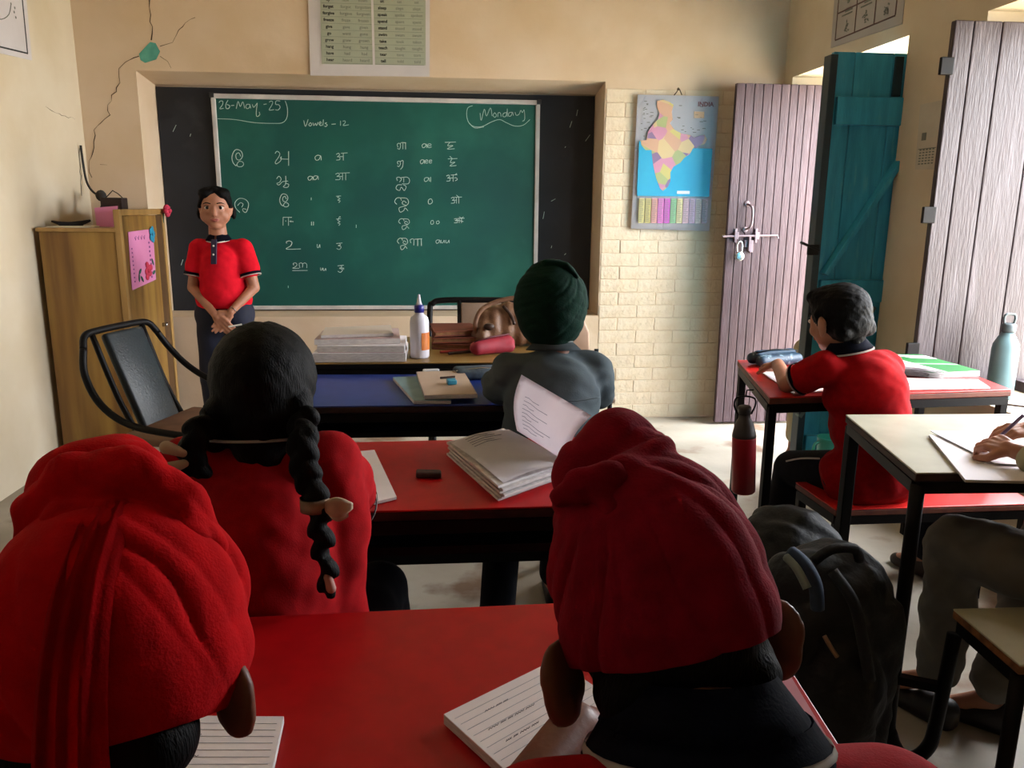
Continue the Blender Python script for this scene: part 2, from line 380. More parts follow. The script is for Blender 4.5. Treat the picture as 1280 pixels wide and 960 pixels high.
# window shutter
shut = thing('window_shutter', 'weathered grey mauve plank shutter with a long split, beside the steel bottle', 'shutter', (2.24, 2.9, 0.6))
leaf_planks(shut, 'plank', 1.825, 2.255, 2.885, 2.912, 0.60, 1.925, [0, .17, .42, .78, 1.0], M_MAUVE2, bev=0.004, gap=.0016)
for z in (0.74, 1.25, 1.77):
    b = MB(); b.b2((1.785, 2.875, z - .03), (1.835, 2.89, z + .03), bev=.003); b.out('hinge_plate', M_IRON, shut)
for z in (0.8, 1.7): MB().b2((1.86, 2.912, z - .04), (2.23, 2.935, z + .04), bev=.003).out('ledge', M_MAUVE2, shut)
# door and window frames set in the outer part of the wall
def frame(name, y0, y1, z0, z1, m, n):
    b = MB()
    b.b2((2.25, y0, z0), (2.31, y0 + .05, z1)); b.b2((2.25, y1 - .05, z0), (2.31, y1, z1)); b.b2((2.25, y0 + .05, z1 - .05), (2.31, y1 - .05, z1))
    if z0 > 0: b.b2((2.25, y0 + .05, z0), (2.31, y1 - .05, z0 + .04))
    return struct(b, name, m)
frame('door_1', *DOOR, M_MAUVE2, 1)
wf = frame('window_1', *WIN, M_MAUVE2, 1)
for (y0, y1, par) in ((WIN[0], WIN[1], wf),):
    n = int((y1 - y0 - .1) / 0.12)
    for i in range(1, n):
        y = y0 + .05 + i * (y1 - y0 - .1) / n
        b = MB(); b.cyl((2.28, y, 0.62), (2.28, y, 1.92), .006, n=8); b.out('bar', M_IRON, par, True)
# outside: pale ground and a sun-lit boundary wall beyond the doorway
b = MB(); b.b2((XR + TH, -8, -.3), (16, 12, -.12)); struct(b, 'ground', M_EXT)

# ------------------------------------------------------------------ desks and benches
M_RED = mat('red_laminate', '#a8060f', '#9c050d', rough=0.4, scale=30, spec=.2)
M_RED2 = mat('bright_red_laminate', '#c8201c', '#bd1a18', rough=0.35, scale=30, spec=.5)
M_BLUE = mat('blue_laminate', '#263a85', '#20327a', rough=0.3, scale=20, spec=.5)
M_WHITE = mat('cream_laminate', '#b9b6a4', '#aeab98', rough=0.3, scale=12, spec=.5)
M_SEATW = mat('cream_bench_laminate', '#c4bea4', '#b3ab8c', rough=.4, scale=7)
M_EDGE = mat('dark_board_edge', '#241413', '#3a1c18', rough=.6, scale=30)
M_EDGEB = mat('brown_board_edge', '#5a2d22', '#6f3c2a', rough=.6, scale=30)
M_SHELFB = mat('blue_sheet_shelf', '#16204f', '#101a40', rough=.35)
def lerp2(a, c, t): return (a[0] + (c[0] - a[0]) * t, a[1] + (c[1] - a[1]) * t)
def inset(q, d):
    cx = sum(p[0] for p in q) / 4; cy = sum(p[1] for p in q) / 4; o = []
    for p in q:
        v = Vector((cx - p[0], cy - p[1])); k = Vector((math.copysign(d, v.x), math.copysign(d, v.y))); o.append((p[0] + k.x, p[1] + k.y))
    return o
def desk(label, q, z, m, edge=M_EDGE, shelf=True, hshelf=0.085, legw=0.026, foot=None, name='classroom_desk', legs=True, skip=()):
    """q = far-left, far-right, near-right, near-left corners of the top"""
    c = (sum(p[0] for p in q) / 4, sum(p[1] for p in q) / 4, 0)
    t = thing(name, label, 'desk' if 'desk' in name else 'table', c)
    b = MB(); b.slab(q, z - .004, z, bev=.0015); b.out('desk_top', m, t)
    b = MB(); b.slab(q, z - .022, z - .0042, bev=.003); b.out('board_edge', edge, t)
    i = inset(q, .012); b = MB()
    for a, e in ((0, 1), (1, 2), (2, 3), (3, 0)): b.bar((i[a][0], i[a][1], z - .036), (i[e][0], i[e][1], z - .036), .022, .026)
    b.out('frame', M_IRON, t)
    i = inset(q, .016)
    for k in range(4):
        if k in skip: continue
        b = MB(); b.b2((i[k][0] - legw / 2, i[k][1] - legw / 2, 0.0), (i[k][0] + legw / 2, i[k][1] + legw / 2, z - .03), bev=.003); b.out('leg', M_IRON, t)
    if shelf:
        s = inset(q, .03); b = MB(); b.slab(s, z - hshelf - .012, z - hshelf, bev=.002)
        b.bar((s[0][0], s[0][1], z - .06), (s[1][0], s[1][1], z - .06), .004, .05); b.out('book_shelf', M_SHELFB, t)
        b = MB()
        for a, e in ((1, 2), (3, 0)): b.bar((s[a][0], s[a][1], z - .055), (s[e][0], s[e][1], z - .055), .004, .085)
        b.bar((s[2][0], s[2][1], z - hshelf - .006), (s[3][0], s[3][1], z - hshelf - .006), .018, .016); b.out('shelf_side', M_IRON, t)
    if foot:
        b = MB(); p = lerp2(i[0], i[3], .5); r = lerp2(i[1], i[2], .5)
        b.bar((p[0], p[1], foot), (r[0], r[1], foot), .024); b.out('foot_bar', M_IRON, t)
        b = MB()
        for a, e in ((0, 3), (1, 2)): b.bar((i[a][0], i[a][1], foot), (i[e][0], i[e][1], foot), .02)
        b.out('side_stretcher', M_IRON, t)
    return t
def bench(label, q, z, m, edge=M_EDGE, stretch=None, name='bench'):
    c = (sum(p[0] for p in q) / 4, sum(p[1] for p in q) / 4, 0)
    t = thing(name, label, 'bench', c)
    b = MB(); b.slab(q, z - .004, z, bev=.0015); b.out('seat', m, t)
    b = MB(); b.slab(q, z - .022, z - .0042, bev=.003); b.out('board_edge', edge, t)
    i = inset(q, .012); b = MB()
    for a, e in ((0, 1), (1, 2), (2, 3), (3, 0)): b.bar((i[a][0], i[a][1], z - .036), (i[e][0], i[e][1], z - .036), .022, .026)
    b.out('frame', M_IRON, t)
    i = inset(q, .016)
    for k in range(4):
        b = MB(); b.b2((i[k][0] - .013, i[k][1] - .013, 0), (i[k][0] + .013, i[k][1] + .013, z - .03), bev=.003); b.out('leg', M_IRON, t)
    if stretch:
        b = MB(); p = lerp2(i[0], i[3], .1); r = lerp2(i[1], i[2], .1)
        b.bar((p[0], p[1], stretch), (r[0], r[1], stretch), .022); b.out('stretcher', M_IRON, t)
    return t
desk_near = desk('nearest red desk, with a black rim and notebooks of the two turbaned children', [(-.60, 1.016), (.436, 1.036), (.405, .575), (-.60, .56)], .72, M_RED)
desk_mid = desk('middle red desk holding the open thick notebook with a raised page', [(-.58, 1.836), (.40, 1.858), (.43, 1.404), (-.55, 1.396)], .72, M_RED)
desk_blue = desk('blue topped desk of the child in a grey shirt', [(-.416, 2.63), (.44, 2.60), (.45, 2.19), (-.371, 2.197)], .72, M_BLUE)
desk_right = desk('red desk beside the window with a red bottle hanging from its frame', [(1.095, 2.821), (1.86, 2.86), (1.79, 2.30), (.974, 2.234)], .72, M_RED2, edge=M_EDGEB, shelf=False)
b = MB(); b.bar((1.10, 2.52, .665), (1.83, 2.56, .665), .02); b.out('cross_rail', M_IRON, desk_right)
desk_white = desk('cream topped desk at the right edge, joined to its low bench', [(1.105, 2.03), (1.86, 2.0), (1.80, 1.52), (1.012, 1.545)], .72, M_WHITE, shelf=False, legw=.03, skip=(3,))
# U shaped tube that joins the near left leg of the cream desk to its bench
b = MB(); b.tube([(1.026, 1.555, .69), (1.026, 1.555, .16), (1.035, 1.553, .08), (1.06, 1.545, .03), (1.085, 1.53, .03), (1.105, 1.515, .07), (1.108, 1.505, .14), (1.118, 1.50, .36)], .0155, n=12, smooth=4)
b.out('leg', M_IRON, desk_white, True)
b = MB(); b.bar((1.03, 1.55, .225), (1.112, 1.508, .225), .02); b.out('joining_bar', M_IRON, desk_white)
bw = [(1.11, 1.505), (1.70, 1.49), (1.70, 1.27), (1.10, 1.285)]
b = MB(); b.slab(bw, .416, .42, bev=.0015); b.out('bench_seat', M_SEATW, desk_white)
b = MB(); b.slab(bw, .398, .4158, bev=.003); b.out('seat_edge', mat('chipped_chipboard', '#8a5a36', '#5c3a24', rough=.8, scale=40), desk_white)
i = inset(bw, .014); b = MB()
for a, e in ((0, 1), (1, 2), (2, 3), (3, 0)): b.bar((i[a][0], i[a][1], .384), (i[e][0], i[e][1], .384), .022, .026)
b.out('bench_frame', M_IRON, desk_white)
for k in (1, 2, 3): b = MB(); b.cyl((i[k][0], i[k][1], 0), (i[k][0], i[k][1], .39), .0155, n=12); b.out('bench_leg', M_IRON, desk_white, True)
bench_red = bench('red topped bench under the child in the red shirt by the window', [(1.122, 2.325), (1.78, 2.33), (1.76, 2.095), (1.137, 2.087)], .42, M_RED2, edge=M_EDGEB)
bench_blue = bench('dark bench of the blue desk, under the child in the grey shirt', [(-.40, 2.12), (.43, 2.12), (.43, 1.91), (-.40, 1.91)], .42, M_BLUE, stretch=.33)
bench_mid = bench('bench of the middle red desk, under the girl with braids', [(-.58, 1.29), (.40, 1.30), (.40, 1.09), (-.58, 1.08)], .42, M_RED)
bench_near = bench('bench of the nearest red desk, under the two turbaned children', [(-.62, .56), (.42, .56), (.42, .30), (-.62, .30)], .42, M_RED)
# teacher's table
M_TAN = mat('tan_laminate', '#7f6232', '#8c6c3a', rough=.4, scale=6, stretch=(1, 8, 8))
table = desk('tan topped teacher table standing behind the blue desk', [(-.45, 3.22), (.40, 3.20), (.40, 2.66), (-.45, 2.665)], .75, M_TAN, edge=M_IRON, shelf=False, name='teacher_table')

# ------------------------------------------------------------------ chairs
M_VINYL = mat('black_vinyl', '#20262a', '#262d31', rough=.38, bump=.15, bscale=120)
M_BEIGE = mat('beige_vinyl', '#8a7464', '#7d6858', rough=.5, bump=.1, bscale=80)
M_PLY = mat('brown_rexine_seat', '#80604c', '#6b4f3e', rough=.6, scale=12)
arm = thing('armchair', 'black tube framed armchair with a padded back, turned sideways by the cabinet', 'chair', (-1.0, 3.1, 0))
# the chair faces +X/+Y; curved tube arms sweep forward from the top of its back
fx = Vector((.80, -.25, 0)).normalized(); sx = Vector((-fx.y, fx.x, 0)); O = Vector((-1.04, 3.12, 0))
def AC(f, s, z): return tuple(O + fx * f + sx * s + Vector((0, 0, z)))
b = MB(); b.tube([AC(-.19, -.21, .75), AC(-.17, -.24, .66), AC(-.10, -.26, .56), AC(.02, -.27, .495), AC(.20, -.265, .47), AC(.31, -.255, .465), AC(.345, -.25, .42), AC(.35, -.245, .30), AC(.35, -.24, .02)], .013, smooth=5)
b.tube([AC(-.19, .21, .75), AC(-.16, .24, .68), AC(-.09, .26, .60), AC(.02, .27, .54), AC(.20, .265, .51), AC(.31, .255, .495), AC(.345, .25, .44), AC(.35, .245, .30), AC(.35, .24, .02)], .013, smooth=5)
b.out('arm_tube', M_IRON, arm, True)
b = MB(); b.tube([AC(-.19, -.21, .75), AC(-.205, -.18, .79), AC(-.21, -.11, .80), AC(-.21, .11, .80), AC(-.205, .18, .79), AC(-.19, .21, .75)], .013, smooth=5); b.out('top_rail', M_IRON, arm, True)
for s in (-.14, .14):
    b = MB(); b.tube([AC(-.21, s, .80), AC(-.12, s, .55), AC(-.03, s, .38), AC(-.02, s, .34)], .011, smooth=3); b.tube([AC(-.03, s, .38), AC(-.18, s, .02)], .011); b.out('back_leg', M_IRON, arm, True)
R = Matrix((fx, sx, Vector((0, 0, 1)))).transposed().to_4x4()
b = MB(); b.box(AC(-.12, 0, .60), (.035, .215, .40), R @ rot(0, -.36, 0), bev=.014, seg=3); b.out('backrest', M_VINYL, arm, True)
b = MB(); b.box(AC(.15, 0, .42), (.42, .44, .045), R, bev=.018, seg=3); b.out('seat', M_PLY, arm, True)
tch = thing('teacher_chair', 'black tube chair with a beige back panel behind the teacher table', 'chair', (.15, 3.7, 0))
b = MB(); b.tube([(-.045, 3.6, .02), (-.045, 3.62, .45), (-.045, 3.70, .78), (-.03, 3.71, .825), (.01, 3.715, .838), (.15, 3.715, .84), (.30, 3.715, .838), (.34, 3.71, .825), (.36, 3.70, .78), (.36, 3.62, .45), (.36, 3.6, .02)], .014, smooth=4); b.out('frame', M_IRON, tch, True)
for x in (.09, .295): b = MB(); b.cyl((x, 3.705, .84), (x, 3.64, .46), .009, n=10); b.out('back_stay', M_IRON, tch, True)
b = MB(); b.box((.193, 3.675, .68), (.19, .02, .30), rot(-.15, 0, 0), bev=.008); b.out('back_panel', M_BEIGE, tch, True)
b = MB(); b.box((.157, 3.42, .45), (.40, .40, .04), bev=.015, seg=3); b.out('seat', M_BEIGE, tch, True)
for x in (-.03, .345): b = MB(); b.cyl((x, 3.25, 0), (x, 3.25, .44), .012, n=10); b.out('leg', M_IRON, tch, True)
tch2 = thing('side_chair', 'chair with a pinkish beige back half hidden behind the green turban', 'chair', (.66, 3.75, 0))
b = MB(); b.prism([(.46, 3.75, .58), (.72, 3.75, .58), (.715, 3.75, .68), (.66, 3.76, .80), (.60, 3.76, .83), (.46, 3.76, .83)], (0, .03, 0), bev=.01); b.out('back_panel', mat('pinkish_beige_vinyl', '#a98b74', '#9c7f69', rough=.6), tch2, True)
b = MB(); b.box((.59, 3.55, .44), (.36, .38, .04), bev=.015); b.out('seat', M_BEIGE, tch2, True)
for (x, y) in ((.44, 3.40), (.75, 3.40), (.44, 3.74), (.75, 3.74)): b = MB(); b.cyl((x, y, 0), (x, y, .44 if y < 3.5 else .6), .011, n=10); b.out('leg', M_IRON, tch2, True)

# ------------------------------------------------------------------ wooden cabinet
M_WOOD = mat('veneer', '#8a6530', '#6d4a22', rough=.38, scale=2.2, stretch=(7, 7, .55), detail=5, c3='#a07c3c', s3=1.6, lo3=.45, hi3=.7)
M_WOODL = mat('light_veneer', '#a8834c', '#93703e', rough=.4, scale=3, stretch=(6, 6, .5))
cab = thing('wooden_cabinet', 'brown veneered wooden cabinet in the left corner with a pink greeting card on its door', 'cabinet', (-1.68, 4.33, 0))
b = MB(); b.b2((-1.87, 4.0, .0), (-1.525, 4.62, 1.13), bev=.003); b.out('carcass', M_WOOD, cab)
b = MB(); b.b2((-1.88, 3.992, 1.13), (-1.52, 4.63, 1.148), bev=.003); b.out('top_board', M_WOODL, cab)
b = MB(); b.b2((-1.525, 3.995, .0), (-1.497, 4.03, 1.235), bev=.003); b.b2((-1.525, 4.60, 0), (-1.497, 4.635, 1.235), bev=.003); b.b2((-1.525, 4.03, 1.205), (-1.497, 4.60, 1.235), bev=.003); b.out('door_frame', M_WOODL, cab)
dr = MB().b2((-1.52, 4.032, .06), (-1.5, 4.50, 1.203), bev=.002).out('door', M_WOOD, cab)
MB().cyl((-1.50, 4.47, .62), (-1.475, 4.47, .62), .011, n=14).out('knob', M_STEEL, dr, True)
MB().b2((-1.52, 4.505, .06), (-1.502, 4.598, 1.203), bev=.002).out('side_panel', mat('darker_brown_veneer', '#5f4226', '#50371f', rough=.5, scale=3, stretch=(6, 6, .6)), cab)  # narrow panel in a darker brown veneer than the door
# pink card
M_PINK = mat('pink_paper', '#d987b4', '#d27fae', rough=.8, scale=6)
M_ROSE = mat('red_pink_felt', '#c53652', '#b22a46', rough=.8)
M_LEAFG = mat('dark_green_print', '#2f5a4f', rough=.8)
M_BLUEF = mat('blue_paper_flower', '#2f8fae', '#2680a0', rough=.8)
card = thing('greeting_card', 'pink handmade card with a red rose and a blue flower taped to the cabinet door', 'card', (-1.497, 4.25, 1.0))
MB().prism([(-1.497, 4.084, 1.128), (-1.497, 4.43, 1.133), (-1.497, 4.41, .87), (-1.497, 4.068, .848)], (.002, 0, 0)).out('paper', M_PINK, card)
b = MB()
for k in range(9):
    a = k * 2.4; rr = .008 + .0045 * k
    b.ell((-1.492, 4.30 + rr * math.cos(a), .925 + rr * .9 * math.sin(a)), (.004, .016 + .001 * k, .016))
b.ell((-1.489, 4.30, .925), (.006, .014, .012)); b.out('rose', M_ROSE, card, True)
b = MB()
for (y, z, a) in ((4.19, .93, .5), (4.17, .90, 1.4), (4.21, .89, 2.4), (4.385, .91, .3), (4.38, .965, 2.2)): b.ell((-1.493, y, z), (.002, .022, .009), rot(a, 0, 0))
b.out('printed_leaves', M_LEAFG, card, True)
b = MB()
for k in range(5): a = k * 2 * PI / 5; b.ell((-1.49, 4.40 + .022 * math.cos(a), 1.105 + .026 * math.sin(a)), (.003, .018, .018))
b.out('blue_flower', M_BLUEF, card, True)
b = MB()
for k in range(9): b.b2((-1.4955, 4.105, 1.05 - k * .02), (-1.494, 4.117, 1.043 - k * .02)); b.b2((-1.4955, 4.345 + .004 * (k % 2), 1.07 - k * .022), (-1.494, 4.36 + .004 * (k % 2), 1.06 - k * .022))
for k in range(4): b.tube([(-1.495, 4.16 + k * .04, 1.10), (-1.495, 4.17 + k * .04, 1.085), (-1.495, 4.18 + k * .04, 1.105)], .0015, n=5)
b.out('ink_decoration', mat('purple_ink', '#7a3a78', rough=.8), card, kind='stuff')
rose = thing('paper_rose', 'small red paper rose clipped to the top corner of the cabinet', 'paper flower', (-1.49, 4.61, 1.23))
b = MB()
for k in range(7): a = k * 2.4; b.ell((-1.47, 4.60 + .018 * math.cos(a), 1.225 + .02 * math.sin(a)), (.014, .017, .014))
b.ell((-1.455, 4.60, 1.225), (.01, .012, .012)); b.out('petals', M_ROSE, rose, True)
MB().cyl((-1.49, 4.60, 1.21), (-1.498, 4.61, 1.16), .003, n=6).out('stem', M_LEAFG, rose, True)
# on the cabinet
M_DBROWN = mat('dark_brown_box', '#35221c', '#2a1a15', rough=.6, scale=20)
o = thing('wooden_box', 'dark brown wooden box standing on the cabinet behind the pink card', 'box', (-1.63, 4.30, 1.148))
MB().b2((-1.685, 4.27, 1.148), (-1.58, 4.35, 1.29), bev=.004).out('box_body', M_DBROWN, o)
MB().tube([(-1.67, 4.31, 1.29), (-1.65, 4.31, 1.31), (-1.635, 4.31, 1.325), (-1.61, 4.31, 1.31), (-1.59, 4.31, 1.29)], .0025, n=6).out('wire_loop', M_IRON, o, True)
o = MB().prism([(-1.685, 4.2, 1.149), (-1.59, 4.2, 1.149), (-1.58, 4.21, 1.25), (-1.692, 4.21, 1.24)], (0, .003, 0)).out('pink_card', M_PINK, loc=(-1.63, 4.2, 1.149)); tag(o, 'blank pink card propped against the dark box on the cabinet', 'card')
b = MB(); b.lathe((-1.66, 4.46, 1.149), [(0, 0), (.06, 0), (.10, .035), (.118, .075), (.112, .075), (.095, .04), (.05, .008), (0, .006)], n=32)
o = b.out('pink_bowl', mat('pale_pink_plastic', '#c99a90', '#c29288', rough=.4), smooth=True, loc=(-1.66, 4.46, 1.149)); tag(o, 'pale pink plastic bowl on the cabinet, right of the pink card', 'bowl')
b = MB(); b.tube([(-1.86, 4.12, 1.175), (-1.80, 4.12, 1.162), (-1.74, 4.13, 1.165), (-1.69, 4.15, 1.18)], .01, smooth=4, rad=[.004, .012, .013, .005]); b.box((-1.78, 4.14, 1.156), (.10, .05, .012), rot(0, .05, .2), bev=.004)
o = b.out('black_cloth', mat('black_cloth', '#1b1a1c', '#262427', rough=.9), smooth=True, loc=(-1.78, 4.13, 1.149)); tag(o, 'crumpled black cloth at the left end of the cabinet top', 'cloth')
o = MB().prism([(-1.85, 4.03, 1.1485), (-1.66, 4.03, 1.1485), (-1.66, 4.17, 1.1485), (-1.85, 4.17, 1.1485)], (0, 0, .006), bev=.001).out('white_paper', mat('paper_cream', '#cfc6b4', rough=.9), loc=(-1.75, 4.1, 1.1485)); tag(o, 'folded off-white paper lying on the cabinet top', 'paper')
b = MB(); b.tube([(-1.885, 4.60, 1.56), (-1.882, 4.60, 1.46), (-1.875, 4.60, 1.38), (-1.85, 4.59, 1.33), (-1.80, 4.55, 1.30), (-1.76, 4.5, 1.29), (-1.755, 4.48, 1.24), (-1.73, 4.46, 1.19), (-1.72, 4.44, 1.155)], .006, smooth=4)
b.ico((-1.76, 4.48, 1.30), (.028, .02, .03)); b.ico((-1.75, 4.47, 1.22), (.018, .02, .045))
o = b.out('cable', mat('dusty_black_cable', '#2a2826', '#39342f', rough=.8, scale=30), smooth=True, loc=(-1.75, 4.5, 1.16)); tag(o, 'tangled black cable hanging in the corner above the cabinet', 'cable')
